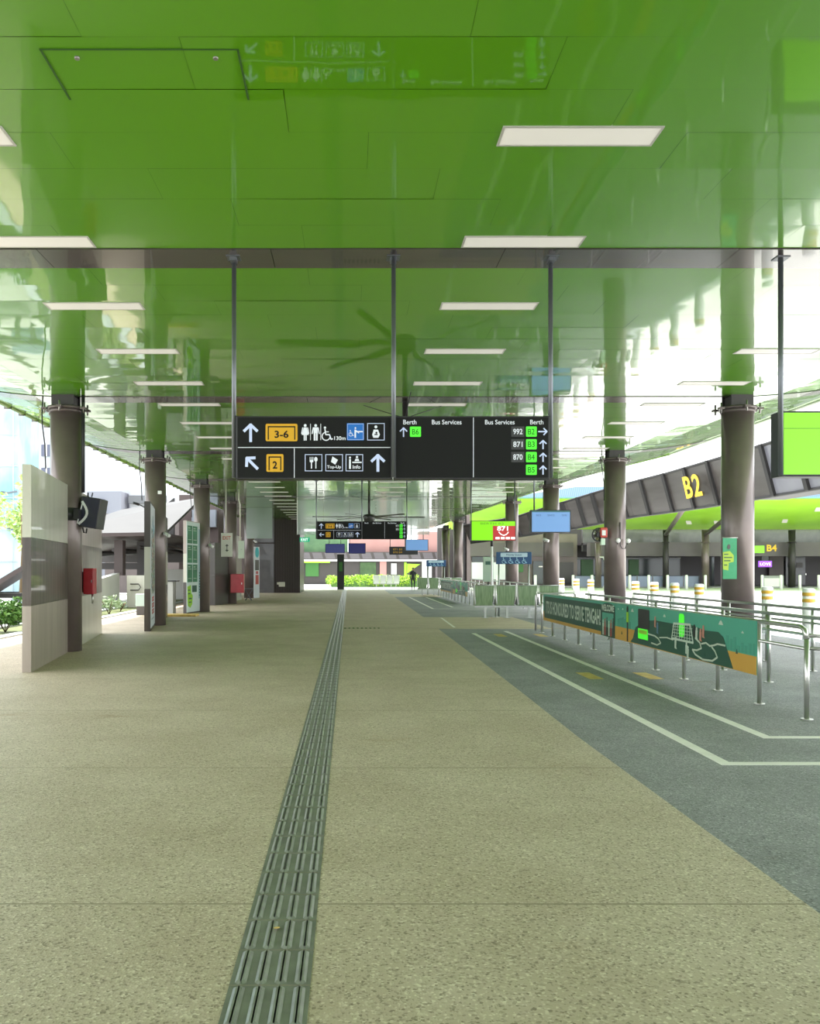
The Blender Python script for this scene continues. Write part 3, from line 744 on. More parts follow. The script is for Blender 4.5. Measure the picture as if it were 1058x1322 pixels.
for s, v, h in (('WELCOME', .75, .13), ('TO OUR', .58, .12), ('NEW HUB', .41, .12)):
    pass
mb = MB()
for r, (v, wd) in enumerate(((.78, 1.0), (.62, 1.15), (.46, 1.1))):
    for i in range(6): 
        u = LC * .5 - wd / 2 + wd * i / 6; mb.flat([R(u, v - .06, u + wd / 8.5, v - .03), R(u, v - .06, u + .045, v + .06), R(u, v + .03, u + wd / 8.5, v + .06)], M_pred, -.004, -.001)
mb.obj('red_lettering', t)
MB().flat([R(.35, .26, 1.5, .30)], MC[5], -.004, -.001).obj('small_print', t)
# poster B: six dark green cards and a pale strip
t = on_panel('green_poster_board', 'white board of six dark green posters with a lime patch at its foot', 'poster', (-5.62, 30.0), (-5.40, 31.45), .010)
MB().box(.0, LD + .35, 0, .01, .05, 3.22, mat('board_white', (.62, .70, .70), .4)).obj('poster_sheet', t)
M_card = noisy('poster_card_green', (.02, .13, .06), (.06, .25, .13), 3, .4)
for i in range(2):
    for j in range(3):
        u0 = .06 + i * .56; v1 = 3.08 - j * .68
        c = MB().flat([R(u0, v1 - .62, u0 + .50, v1)], M_card, -.004, -.001).obj('green_card', t)
        MB().flat([R(u0 + .07, v1 - .10, u0 + .3, v1 - .07), R(u0 + .07, v1 - .17, u0 + .4, v1 - .15), R(u0 + .07, v1 - .5, u0 + .4, v1 - .48)], M_bannerwhite, -.006, -.004).obj('small_print', c)
M_lime = mat('poster_lime', (.30, .58, .03), .5)
c = MB().flat([[(.05, .95), (.42, 1.0), (.45, .72), (.62, .62), (.55, .32), (.35, .2), (.1, .28)]], M_lime, -.004, -.001).obj('lime_shape', t)
MB().flat([R(.12, .8, .34, .84), R(.12, .68, .36, .72), R(.2, .5, .5, .55), R(.2, .38, .45, .42)], M_dkgreen, -.006, -.004).obj('lettering', c)
MB().flat([R(.55, .74, 1.05, .98)], M_dkgreen, -.004, -.001).obj('dark_card', t)
MB().flat([R(1.25, .5, 1.45, 3.0)], mat('poster_pale_strip', (.30, .45, .50), .5), -.004, -.001).obj('pale_strip', t)
mb = MB()
for j in range(9): mb.flat([R(1.3, .6 + j * .1, 1.4, .64 + j * .1)], M_dkgreen, -.007, -.004)
mb.obj('small_print', t)
# poster board on the fifth column
t = thing('standing_poster_board', 'thin standing board with a turquoise disc and red print beside the farthest left column', 'poster board', (-5.0, 45.9, 0), math.radians(75))
MB().box(0, .75, 0, .05, .02, 2.75, M_pw, .005).obj('board', t)
MB().flat([CI(.38, 2.45, .28, 16)], mat('turquoise_print', (.05, .45, .50), .5), -.006, 0).obj('turquoise_disc', t)
MB().flat([R(.15, .75, .6, 1.25), R(.2, 1.3, .55, 1.45)], M_pred, -.006, 0).obj('red_print', t)
MB().flat([R(.1, 1.5, .65, 2.05)], M_darkp, -.006, 0).obj('dark_print', t)

# ---- red hose cabinets
def red_cab(label, x, y, z0, w, h, d=.22):
    t = thing('fire_hose_cabinet', label, 'cabinet', (x, y, z0))
    MB().box(-w / 2, w / 2, -d, 0, 0, h, M_red, .012).obj('body', t)
    MB().box(-w / 2 + .015, w / 2 - .015, -d - .012, -d, .02, h - .02, M_red, .004).obj('door', t)
    MB().tube([(w * .25, -d * .5, 0), (w * .25, -d * .5, -.18)], .018, M_steel, 8).obj('pipe', t)
    MB().box(w * .32, w * .37, -d - .03, -d - .012, h * .45, h * .55, M_steel).obj('handle', t)
red_cab('small red hose cabinet fixed behind the nearest left column', -5.02, 16.90, 1.07, .20, .50)
red_cab('larger red cabinet on the far left in front of the fourth column', -4.98, 38.9, .50, .60, .84, .3)
MB().box(-5.45, -4.98, 16.9, 16.93, 1.1, 1.5, M_darkp).obj('mounting_plate', None, label='dark plate holding the small red hose cabinet to the partition', cat='plate')

# ---- tilted monitor strapped to the first column
t = thing('tilted_monitor', 'black tilted monitor with a white curved stripe strapped to the nearest left column', 'monitor', (-5.0, 16.45, 2.55), 0)
m_ = MB(); m_.box(-.10, .26, -.10, .42, -.20, .38, M_blackbox, .015); o = m_.obj('casing', t); o.rotation_euler = (0, math.radians(9), 0)
s_ = MB(); s_.box(-.085, .245, -.112, -.10, -.18, .36, mat('monitor_glass', (.015, .018, .04), .08)); o = s_.obj('screen', t); o.rotation_euler = (0, math.radians(9), 0)
arc = [(-.07 + .12 * math.sin(a * PI / 8) * 1.0, -.122, -.15 + .42 * a / 8) for a in range(9)]
M_bandw = mat('white_stripe', (.8, .8, .82), .4)
o = MB().flat(LN([(p[0], p[2]) for p in arc], .045) + LN([(p[0] - .03, p[2]) for p in arc[:1]] + [(-.085, .05), (-.06, .27)], .02), M_bandw, -.118, -.113).obj('white_stripe', t); o.rotation_euler = (0, math.radians(9), 0)
MB().tube([(-.05, -.02, -.2), (-.03, -.02, -.3), (.02, -.02, -.31), (.03, -.02, -.22)], .014, M_cable, 6).obj('cable_loop', t)
for zz in (.38,):
    MB().tube([(.03, .05, .36), (.03, .05, .46)], .015, M_cable, 6).obj('cable', t); MB().tube([(.10, .05, .38), (.12, .05, .46)], .012, M_cable, 6).obj('cable', t)
b = MB(); b.cyl(-.38, .03, -.08, .16, .302, M_cable, 32); b.box(-.15, -.05, -.26, -.05, -.05, .13, M_cable); b.obj('strap', t)

# ---- small white cameras and brackets on columns and boards
def minicam(label, x, y, z, m=M_softwhite):
    t = thing('small_camera', label, 'camera', (x, y, z))
    MB().tube([(0, 0, 0), (.02, -.08, .05)], .02, m, 6).obj('bracket', t)
    MB().tube([(-.06, -.08, .10), (.10, -.22, .02)], .05, m, 8).obj('camera_body', t)
minicam('small white camera on the second left column', -5.03, 24.0, 2.45)
minicam('white camera above the dark partition behind the third left column', -5.02, 31.6, 2.35)
minicam('white camera low on the farthest left column', -5.06, 46.75, 3.0)
minicam('white camera on the third right column', 7.1, 31.4, 2.55)
minicam('white camera near the far blue queue sign', 7.07, 39.1, 2.4)
t = thing('light_sensor', 'tiny white square sensor on the second left column', 'sensor', (-5.20, 23.85, 3.62)); MB().box(-.05, .05, -.06, 0, 0, .09, M_softwhite, .004).obj('sensor_body', t)

# ---- hanging exit notice on two poles
t = thing('hanging_notice', 'white hanging notice board with red EXIT lettering and two dark arrows', 'notice board', (-4.53, 32.2, 2.02))
MB().box(-.22, .20, 0, .05, 0, .88, mat('notice_white', (.60, .60, .53), .4), .004).obj('board', t)
mb = MB(); text(mb, 'EXIT', -.01, .70, .14, .30, M_pred, -.004, .006); mb.obj('red_lettering', t)
for z in (.40, .25): MB().flat(ARR(0, z, .12, 0 if z > .3 else 180, .03), M_blackbox, -.004, 0).obj('dark_arrow', t)
MB().tube([(-.04, .02, .88), (-.04, .02, HC - 2.02)], .022, M_cream, 8).obj('hanger_pole', t)
t = thing('hanging_control_box', 'pale green box hanging on a bent pole right of the exit notice', 'control box', (-4.5, 35.4, 2.0))
MB().box(-.02, .22, 0, .12, 0, .72, mat('pale_green_box', (.36, .42, .33), .4), .006).obj('box', t)
MB().tube([(.05, .05, .72), (.05, .05, 2.2), (0, .05, 2.4), (0, .05, HC - 2.0)], .024, M_cream, 8).obj('hanger_pole', t)
MB().cyl(.10, -.012, .36, .37, .02, M_blackbox, 8).obj('lock', t)
# grey stand and yellow things
t = thing('folding_stool', 'grey folding stool standing by the far left partition', 'stool', (-5.0, 43.2, 0))
MB().box(-.25, .25, -.2, .2, .55, .60, M_pole, .01).obj('seat', t)
for a, b in (((-.2, -.15, .55), (.15, .15, 0)), ((.2, -.15, .55), (-.15, .15, 0)), ((-.2, .15, .55), (.15, -.15, 0)), ((.2, .15, .55), (-.15, -.15, 0))): MB().tube([a, b], .018, M_pole, 6).obj('leg', t)
MB().box(-6.6, -5.0, 28.3, 28.95, .0, .07, M_yellow_paint, .02).obj('cable_ramp', None, label='low yellow ramp strip on the floor before the green poster board', cat='ramp')
t = thing('drinking_counter', 'grey box counter with a black tap left of the green poster board', 'counter', (-6.35, 29.9, 0))
MB().box(-.28, .28, 0, .5, 0, 1.12, mat('counter_grey', (.42, .42, .40), .5), .01).obj('body', t)
MB().box(-.40, .40, -.05, .55, 1.12, 1.17, M_blackbox, .01).obj('top', t)
MB().tube([(0, .2, 1.17), (0, .2, 1.35), (0, .05, 1.38), (0, .03, 1.30)], .018, M_blackbox, 8).obj('tap', t)
t = thing('litter_box', 'pale green box low on the floor between the poster boards', 'box', (-7.0, 29.2, 0)); MB().box(-.2, .2, 0, .3, .3, .72, mat('pale_mint', (.45, .55, .50), .5), .02).obj('body', t); MB().box(-.17, .17, .03, .27, 0, .3, M_darkp).obj('stand', t)

# socket box on the dark slats
t = thing('socket_box', 'small cream socket box low on the dark slatted wall', 'socket box', (-4.35, 56.55, .42)); MB().box(-.22, .18, 0, .12, .0, .3, M_cream, .01).obj('body', t); MB().box(-.34, -.22, .02, .1, .14, .28, M_cream, .008).obj('side_box', t)

# ================================================================== STAINLESS RAILINGS
def elbow_rail(x, ya, yb, z, r=.024):
    """rail along Y whose near end (ya) turns down"""
    return [(x, yb, z), (x, ya + .10, z), (x, ya + .03, z - .03), (x, ya, z - .10), (x, ya, z - .2)]
def railing(label, x, y0, y1, step, post0=None, z=.95, mid=.73, near_elbow=True):
    t = thing('steel_railing', label, 'railing', (x, y0, 0)); L = y1 - y0
    pts = [(0, L, z), (0, .12, z), (0, .035, z - .03), (0, 0, z - .12), (0, 0, 0)] if near_elbow else [(0, L, z), (0, 0, z)]
    MB().tube(pts[:-1] if near_elbow else pts, .026, M_steel, 10).obj('top_rail', t)
    MB().tube([(0, L, mid), (0, 0, mid)], .019, M_steel, 8).obj('middle_rail', t)
    ps = [0] if near_elbow else []
    q = post0 if post0 is not None else step
    while q < L + .01: ps.append(q); q += step
    for p in ps:
        b = MB(); b.cyl(0, p, 0.012, (z - .12) if (p == 0 and near_elbow) else z - .02, .026, M_steel, 10)
        b.cyl(0, p, 0, .012, .06, M_steel, 12); b.obj('post', t)
    return t
railing('front stainless railing carrying the green banner', 4.72, 8.92, 21.15, 1.12, 1.03)
railing('middle stainless railing directly behind the banner railing', 5.75, 6.5, 21.0, 1.45, 1.0)
railing('rearmost stainless railing next to the bollards', 7.05, 6.0, 21.4, 1.45, 1.35)
t = thing('steel_railing', 'short stainless end rail joining the far ends of the banner railing', 'railing', (4.72, 21.85, 0))
MB().tube([(0, 0, 0), (0, 0, .88), (.04, 0, .95), (.95, 0, .95), (1.0, 0, .92), (1.02, 0, .75)], .024, M_steel, 8).obj('end_loop', t)
t = thing('steel_railing', 'short stainless return rails turning right at the nearest railing post', 'railing', (4.72, 8.92, 0))
for z in (.86, .73): MB().tube([(.05, .05, z), (.5, -.15, z - .01), (1.0, -.38, z - .03)], .019, M_steel, 8).obj('return_rail', t)
railing('far stainless railing of the second bay', 5.3, 35.5, 51.3, 1.3, 1.2, 1.0, .8)
railing('outer stainless railing behind the second bay', 6.9, 33.0, 49, 1.45, 1.2, 1.0, .8)

# ================================================================== BANNERS
def banner(label, x, y_near, y_far, full):
    L = y_far - y_near
    t = thing('printed_banner', label, 'banner', (x - .032, y_far, 0), -PI / 2)
    MB().box(0, L, 0, .008, .33, .955, M_teal).obj('banner_sheet', t)
    k = L / 10.9; rn = random.Random(5)
    def q(polys): return [[(u * k, v) for u, v in p] for p in polys]
    def fl(name, polys, m, lay, par=None): return MB().flat(q(polys), m, -.002 * lay, -.002 * (lay - 1)).obj(name, par or t)
    fl('ochre_ground', [[(0, .33), (10.9, .33), (10.9, .545), (5.6, .555), (0, .555)]], M_orange, 1)
    pl = fl('dark_green_plate', [RR(.12, .40, 4.95, .905, .05)], M_dkgreen, 2)
    mb = MB(); text(mb, 'ITS IS HONOURED TO SERVE TENGAH!', 2.53 * k, .655, .30, 4.45 * k, M_bannerwhite, -.0065, .017); mb.obj('lettering', pl)
    sg = fl('welcome_plate', [[(4.78, .33), (5.62, .33), (5.62, .88), (5.42, .93), (5.2, .945), (4.98, .93), (4.78, .88)]], M_dkgreen, 3)
    mb = MB(); text(mb, 'WELCOME', 5.2 * k, .85, .12, .76 * k, M_bannerwhite, -.0095, .012); mb.obj('lettering', sg)
    fl('scene_window', [R(4.86, .5, 5.54, .76)], M_teal, 4, sg)
    for i in range(6):
        u = 4.9 + i * .12
        fl('figure', [CI(u + .02, .60 + (i % 3) * .03, .022, 8, .028), R(u - .01, .35, u + .05, .57 + (i % 3) * .03)], [M_bannerwhite, M_pred, M_darkp][i % 3], 5, sg)
    hill = fl('dark_green_hill', [[(6.45, .345), (6.58, .42), (6.7, .60), (6.9, .66), (7.35, .75), (7.6, .77), (8.35, .765), (8.55, .79), (9.0, .79), (9.45, .745), (9.87, .755), (10.02, .70), (10.12, .57), (10.3, .335)]], M_dkgreen, 2)
    if full:
        fl('lamp_post', [R(6.27, .34, 6.33, .93), CI(6.3, .88, .05, 8, .04)], M_blackbox, 3); fl('green_pennant', [R(6.25, .66, 6.36, .83)], M_lime, 4)
        fl('black_tower', [RR(6.84, .60, 7.36, .915, .03)], M_blackbox, 3)
        bs = fl('green_bus', [RR(6.84, .435, 7.30, .60, .02)], M_signgreen, 4); fl('bus_window', [R(6.88, .52, 7.26, .58)], M_lime, 5, bs)
        net = fl('pale_net', LN([(8.38, .77), (8.3, .55)], .03) + LN([(8.98, .79), (9.08, .55)], .03) + LN([(8.38, .77), (8.98, .79)], .03) + LN([(8.3, .55), (9.08, .55)], .03)
                 + [p for i in range(1, 8) for p in LN([(8.36 + i * .085, .775), (8.3 + i * .095, .55)], .010)] + [p for j in range(1, 5) for p in LN([(8.33, .55 + j * .045), (9.05, .55 + j * .047)], .007)], M_bannerwhite, 4)
        fl('lime_tower', [RR(8.57, .60, 8.76, .925, .05)], M_signgreen, 3)
        M_path = mat('banner_path', (.50, .56, .44), .5)
        fl('winding_path', LN([(7.3, .54), (7.6, .53), (7.75, .50), (7.85, .44), (7.7, .40), (7.45, .41)], .022), M_path, 3)
        fl('winding_path', LN([(7.8, .52), (8.1, .545), (8.35, .53)], .018), M_path, 3)
        fl('winding_path', LN([(9.15, .62), (9.3, .57), (9.35, .50), (9.2, .46), (9.05, .455), (9.15, .40), (9.4, .355), (9.7, .37), (9.85, .43), (9.78, .50), (9.68, .55)], .024), M_path, 3)
        fl('winding_path', LN([(9.35, .56), (9.5, .585), (9.62, .555), (9.75, .575), (9.85, .60), (10.08, .60)], .022), M_path, 3)
        for i, (u, v, m) in enumerate(((7.62, .74, MC[0]), (7.72, .65, MC[3]), (9.12, .71, M_blackbox), (9.2, .68, M_bannerwhite), (9.42, .72, MC[0]), (9.33, .67, MC[0]), (8.45, .49, M_bannerwhite), (8.85, .45, M_bannerwhite), (8.9, .40, M_bannerwhite))):
            fl('figure', [CI(u, v + .07, .028, 8, .024), [(u - .035, v + .05), (u + .035, v + .05), (u + .02, v - .05), (u + .045, v - .08), (u - .04, v - .07)]], m, 4)
        for u, v, s in ((5.8, .86, .03), (6.05, .87, .03), (6.55, .87, .07), (8.0, .86, .05), (9.95, .875, .07), (10.55, .80, .035)):
            fl('cloud', [[(u - s, v - s * .35), (u + s, v - s * .35), (u + s * .5, v + s * .2), (u, v + s * .5), (u - s * .5, v + s * .2)]], M_bannerwhite, 2)
        for u, v in ((6.0, .46), (9.45, .42), (10.4, .555)): fl('small_tree', [[(u - .03, v - .025), (u + .03, v - .025), (u, v + .035)]], M_dkgreen, 3)
        for i in range(16):
            u = 10.1 + (i % 8) * .1 if i > 7 else 5.75 + i * .09
            fl('faint_skyline', [R(u, .556, u + .07, .62 + rn.random() * .12)], mat('banner_skyline', (.07, .31, .22), .5), 1.4)
    return t
banner('long green and ochre banner reading ITS IS HONOURED TO SERVE TENGAH! with WELCOME arch', 4.72, 9.95, 20.85, True)
banner('smaller distant green and ochre banner on the second bay railing', 5.3, 38.4, 49.5, True)

# ================================================================== BENCHES
M_seatframe = mat('seat_frame_grey', (.42, .44, .42), .35, .7)
M_wseat = mat('white_seat_metal', (.55, .57, .56), .4, .2)
def bench(label, x0, y, nseat, pitch, w, m, legs, arms, first):
    """one bolted row of seats seen from behind: x0 is the centre of the leftmost seat"""
    t = thing('bench_seating', label, 'bench', (x0, y, 0)); n = 8; L = pitch * (nseat - 1)
    for q in range(nseat):
        c = q * pitch; vs = []
        for i in range(n + 1):
            z = .42 + .62 * i / n; yy = - .03 + .04 * ((i / n - .45) ** 2) - .05 * i / n
            h = w / 2 - .05 * (1 - i / n) ** 1.5
            vs += [(c - h, yy, z), (c + h, yy, z)]
        k = len(vs); vs += [(a_, b_ + .02, c_) for a_, b_, c_ in vs]; fs = []
        for i in range(n): fs += [(2 * i, 2 * i + 1, 2 * i + 3, 2 * i + 2), (k + 2 * i, k + 2 * i + 2, k + 2 * i + 3, k + 2 * i + 1), (2 * i, 2 * i + 2, k + 2 * i + 2, k + 2 * i), (2 * i + 1, k + 2 * i + 1, k + 2 * i + 3, 2 * i + 3)]
        fs += [(0, k, k + 1, 1), (2 * n, 2 * n + 1, k + 2 * n + 1, k + 2 * n)]
        bk = MB().add(vs, fs, m, False).obj('backrest', t)
        for s in (-1, 1): MB().tube([(c + s * (w / 2 + .02), -.06, 1.05), (c + s * (w / 2 + .015), -.03, .62), (c + s * (w / 2 - .02), .08, .40)], .016, M_softwhite, 6).obj('side_frame', bk)
        MB().tube([(c - w / 2, -.07, 1.04), (c + w / 2, -.07, 1.04)], .016, M_seatframe, 8).obj('top_rim', bk)
        MB().box(c - w / 2 + .02, c + w / 2 - .02, -.02, .42, .40, .43, m, .01).obj('seat', t)
    MB().box(-w / 2, L + w / 2, .10, .16, .33, .40, M_seatframe, .005).obj('beam', t)
    for p in legs:
        b = MB(); b.box(p - .035, p + .035, .08, .15, .01, .34, M_seatframe); b.box(p - .10, p + .10, .02, .22, 0, .012, M_seatframe); b.obj('leg', t)
    for p in arms:
        MB().tube([(p, .0, .42), (p, -.02, .62), (p, .05, .68), (p, .32, .68), (p, .36, .6), (p, .3, .42)], .018, M_blackbox, 8).obj('armrest', t)
    return t
bench('nearer row of four green metal seats seen from behind, beside the banner railing', 4.30, 27.5, 4, .68, .60, M_seat, (.05, .75, 1.45, 2.0), (.34, 1.02, 1.70), True)
bench('farther row of green metal seats below the smaller blue queue sign', 4.42, 52.0, 4, .68, .60, M_seat, (.0, .7, 1.35, 2.0), (.34, 1.02, 1.70), True)
bench('farthest row of four white seats in front of the lime hedge', 2.25, 70.5, 4, .54, .46, M_wseat, (.0, .6, 1.2, 1.6), (), True)

# ---- priority queue signs
M_qblue = mat('queue_sign_blue', (.004, .060, .17), .4)
def queue_sign(label, x, y, w):
    t = thing('priority_queue_sign', label, 'sign', (x, y, 0))
    MB().box(-w / 2, w / 2, 0, .08, 1.72, 2.12, M_qblue, .01).obj('sign_board', t)
    h = MB().flat([RR(-w / 2 + .14, 1.955, w / 2 - .14, 2.09, .02)], mat('queue_pale', (.45, .60, .68), .4), -.004, 0).obj('header_plate', t)
    mb = MB(); text(mb, 'Priority Queue', 0, 2.02, .075, .5, M_qblue, -.007, .003); mb.obj('lettering', h)
    for i in range(4):
        MB().flat(wheel_icon(-w * .28 + i * w * .19, 1.84, .2), mat('queue_icon_blue', (.35, .62, .78), .4), -.004, 0).obj('seated_pictogram', t)
    for s in (-1, 1):
        b = MB(); b.cyl(s * (w / 2 - .09), .04, .012, 1.72, .028, M_seatframe, 10); b.cyl(s * (w / 2 - .09), .04, 0, .012, .08, M_seatframe, 12); b.obj('post', t)
    MB().cyl(.0, .05, 0.0, .0, .01, M_seatframe) if False else None
queue_sign('blue priority queue sign on two posts behind the nearer green seats', 5.42, 28.4, 1.16)
queue_sign('smaller distant blue priority queue sign near the far green seats', 5.35, 53.0, 1.2)
t = thing('queue_post', 'thin round-footed post standing in the gap between the two nearer left seats', 'post', (4.75, 28.0, 0)); MB().cyl(0, 0, .015, 1.0, .02, M_steel, 8).obj('pole', t); MB().cyl(0, 0, 0, .015, .11, M_steel, 14).obj('base', t)

# ---- fittings on the right columns
t = thing('column_banner', 'green hanging poster with yellow-green lettering on the largest right column', 'poster', (7.13, 16.13, 1.37))
MB().box(-.16, .10, 0, .006, 0, .77, noisy('banner_mid_green', (.03, .30, .12), (.06, .38, .2), 3, .5)).obj('sheet', t)
yl = MB().flat([[(-.16, .18), (-.06, .16), (-.05, .30), (.04, .32), (.04, .44), (-.03, .52), (-.16, .5)]], mat('banner_yellow_green', (.42, .58, .05), .5), -.004, 0).obj('lime_shape', t)
MB().flat([R(-.14, .45, -.06, .47), R(-.14, .39, .01, .41), R(-.14, .33, -.02, .35), R(-.14, .25, -.08, .27)], M_dkgreen, -.006, -.004).obj('lettering', yl)
MB().flat([CI(-.05, .60, .03, 8, .05)], M_darkp, -.004, 0).obj('figure', t); MB().tube([(-.17, .0, .77), (.12, 0, .77)], .008, M_steel, 6).obj('hanging_rod', t)
t = thing('alarm_bell', 'red alarm bell with a white label on the second right column', 'alarm bell', (7.02, 23.85, 2.42))
MB().box(-.12, .08, -.12, 0, .0, .28, mat('alarm_red', (.5, .05, .03), .35), .03).obj('bell_body', t)
MB().box(-.08, .02, -.13, -.12, .06, .2, M_softwhite).obj('label_plate', t); MB().box(-.10, .02, -.10, 0, -.20, -.02, mat('pale_green_plastic', (.55, .7, .55), .4), .01).obj('strobe', t)
t = thing('wall_fan', 'round black wall fan on the left side of the second right column', 'fan', (6.88, 23.9, 2.50))
rg = [(.18 * math.cos(a * PI / 10), -.08, .18 * math.sin(a * PI / 10)) for a in range(21)]
MB().tube(rg, .02, M_cable, 6, False).obj('guard_ring', t); MB().tube([(0, -.12, 0), (0, .08, 0)], .07, M_cable, 12).obj('motor', t)
mb = MB()
for i in range(12): a = i * PI / 6; mb.tube([(0, -.12, 0), (.18 * math.cos(a), -.08, .18 * math.sin(a))], .005, M_cable, 4)
mb.obj('guard_wires', t)
for i in range(4):
    a = i * PI / 2 + .3; c, s = math.cos(a), math.sin(a)
    MB().quad([(.03 * c, -.05, .03 * s), (.15 * c - .06 * s, -.03, .15 * s + .06 * c), (.16 * c + .05 * s, -.08, .16 * s - .05 * c)], M_darkp).obj('blade', t)
MB().tube([(.05, .05, 0), (.24, .05, 0)], .03, M_cable, 8).obj('bracket', t)
for l, x, z in (('round white lamp on the front of the second right column', 7.38, 2.34), ('round white lamp on the right side of the second right column', 7.66, 2.33)):
    t = thing('round_lamp', l, 'lamp', (x, 23.75, z)); MB().tube([(0, .04, 0), (0, -.03, 0), (0, -.06, 0)], [.055, .065, .03], M_softwhite, 14).obj('lamp_body', t); MB().tube([(0, .02, -.05), (0, .02, -.1)], .012, M_cable, 6).obj('cable', t)
hang('cable', 'black cable hooked in a loop below the lamps of the second right column', 'cable', [(7.45, 23.77, 2.85), (7.45, 23.75, 2.2), (7.5, 23.74, 2.12), (7.58, 23.74, 2.12), (7.62, 23.74, 2.25)], .012, M_cable)

# ================================================================== BOLLARDS AND POSTS (right)
def make_bollard(label, x, y):
    t = thing('bollard', label, 'bollard', (x, y, -.10), 0, 'white bollards with two yellow bands')
    MB().cyl(0, 0, 0, 1.20, .13, M_softwhite, 24).obj('body', t)
    for z in (.92, 1.06): MB().cyl(0, 0, z, z + .075, .134, M_yellow_band, 24).obj('yellow_band', t)
    MB().tube([(0, 0, 1.20), (0, 0, 1.225)], [.13, .10], M_softwhite, 24).obj('cap', t)
    return t
M_yellow_band = mat('bollard_yellow', (.62, .36, .04), .5)
by = [19.2, 21.1, 23.2, 25.2, 27.1, 28.9, 30.8, 33.6, 36.5, 38.8, 41.5, 44.3]
bl_lab = ['largest yellow-banded white bollard near the right edge', 'yellow-banded white bollard just right of the largest column', 'yellow-banded white bollard just left of the largest right column',
          'yellow-banded bollard above the pale net of the banner', 'fourth yellow-banded bollard left of the largest column, thin gap beside it', 'yellow-banded bollard above the black tower of the banner',
          'yellow-banded bollard right beside the second right column', 'yellow-banded bollard just left of the second right column', 'yellow-banded bollard two places left of the second right column',
          'yellow-banded bollard closest to the right side of the third right column', 'yellow-banded bollard seen above the left green seats', 'farthest yellow-banded bollard of the kerb row']
bp = None
for y, l in zip(by, bl_lab):
    if bp is None: bp = make_bollard(l, 9.95 + .25, y)
    else: dup(bp, (10.2 if y > 20 else 9.98 + .22, y, -.10), None, l)
def make_post(label, x, y):
    t = thing('guard_post', label, 'post', (x, y, -.10), 0, 'thin white posts along the far kerb')
    MB().cyl(0, 0, 0, 1.15, .11, M_softwhite, 14).obj('body', t); MB().tube([(0, 0, 1.15), (0, 0, 1.19)], [.11, .06], M_softwhite, 14).obj('cap', t)
    return t
pp = make_post('x', 0, 0)
px = [12.2 + 1.55 * i for i in range(20)]
for i, x in enumerate(px):
    l = 'slim white guard post on the far kerb, %s from the left' % (nth(i + 1))
    if i == 0: pp.location = (x, 71, -.1); pp['label'] = l
    else: dup(pp, (x, 71, -.1), None, l)

# ================================================================== NEAR EDGE OF THE NEXT CANOPY (dark ribbed fascia with B2)
M_rib = mat('fascia_dark_rib', (.007, .006, .0055), .6)
M_fas = noisy('fascia_grey_panel', (.026, .021, .018), (.070, .063, .060), .5, .4, .0, 3, (.3, .3, 2))
M_fas2 = noisy('fascia_pale_panel', (.13, .13, .15), (.17, .17, .19), .7, .3, .0, 3)
t = thing('canopy_fascia', 'long dark ribbed canopy fascia carrying the yellow B2 letters, sloping across the right background', 'canopy fascia')
# plan curve: (x, y, bottom z, top z)
FP = [(17.2, 20, 4.55, 6.6), (17.1, 32.7, 4.55, 6.62), (17.05, 40, 4.56, 6.6), (16.9, 45.4, 4.6, 6.58), (16.2, 50.7, 4.6, 6.5), (14.4, 55.5, 4.2, 5.97), (11.5, 60.0, 3.82, 5.1), (8.45, 62.2, 3.44, 4.7)]
def fp(s):
    """point at distance s (in metres of y-ish arc length) along the plan curve"""
    d = 0
    for p, q in zip(FP[:-1], FP[1:]):
        L = math.hypot(q[0] - p[0], q[1] - p[1])
        if s <= d + L: k = (s - d) / L; return [a + (b - a) * k for a, b in zip(p, q)]
        d += L
    return list(FP[-1])
TOT = sum(math.hypot(q[0] - p[0], q[1] - p[1]) for p, q in zip(FP[:-1], FP[1:]))
def fseg(s0, s1, m, o0, o1, dz, n=6):
    mb = MB(); vs = []
    for i in range(n + 1):
        x, y, zb, zt = fp(s0 + (s1 - s0) * i / n)
        vs += [(x + .30 + o0, y, zb - dz), (x - .25 + o0, y, zt + dz), (x - .25 + o1, y, zt + dz), (x + .30 + o1, y, zb - dz)]
    fs = [(0, 1, 2, 3), (4 * n + 3, 4 * n + 2, 4 * n + 1, 4 * n)]
    for i in range(n):
        for j in range(4): fs.append((4 * i + j, 4 * (i + 1) + j, 4 * (i + 1) + (j + 1) % 4, 4 * i + (j + 1) % 4))
    mb.add(vs, fs, m); return mb
fseg(0, 15.5, M_fas2, 0, .08, 0).obj('pale_cladding', t); fseg(15.5, TOT, M_fas, 0, .08, 0, 30).obj('cladding', t)
s0 = 12.7 - 2.6 * 4
while s0 < TOT - .3:
    fseg(s0 - .13, s0 + .13, M_rib, -.12, .10, .03, 1).obj('rib', t); s0 += 2.6 if s0 < 33 else 1.5
for nm, i_, r_ in (('top_edge', 3, .07), ('bottom_edge', 2, .07)):
    pts = [fp(TOT * i / 30) for i in range(31)]
    MB().tube([(p[0] + (-.25 if i_ == 3 else .30), p[1], p[i_]) for p in pts], r_, M_rib, 6).obj(nm, t)
MB().box(17.5, 18.6, 20, 37, 4.52, 4.62, M_rib).obj('gutter_ledge', t)
MB().box(17.6, 17.75, 20, 36, 4.7, 5.1, mat('ledge_green', (.05, .12, .08), .6)).obj('ledge_upstand', t)
B = thing('berth_number', 'big yellow B2 letters mounted on the dark fascia', 'sign letters', (16.66, 42.25, 4.95), -PI / 2 + .0)
for s_, u in (('B', .0), ('2', 1.05)):
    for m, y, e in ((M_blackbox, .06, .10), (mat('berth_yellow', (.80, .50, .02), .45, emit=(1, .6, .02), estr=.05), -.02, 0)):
        mb = MB(); text(mb, s_, u + e * .5 + .1, .62 - e * .3, 1.08, .90, m, y, .05); o = mb.obj('letter_shadow_plate' if e else 'letter', B); o.rotation_euler = (.22, 0, 0)
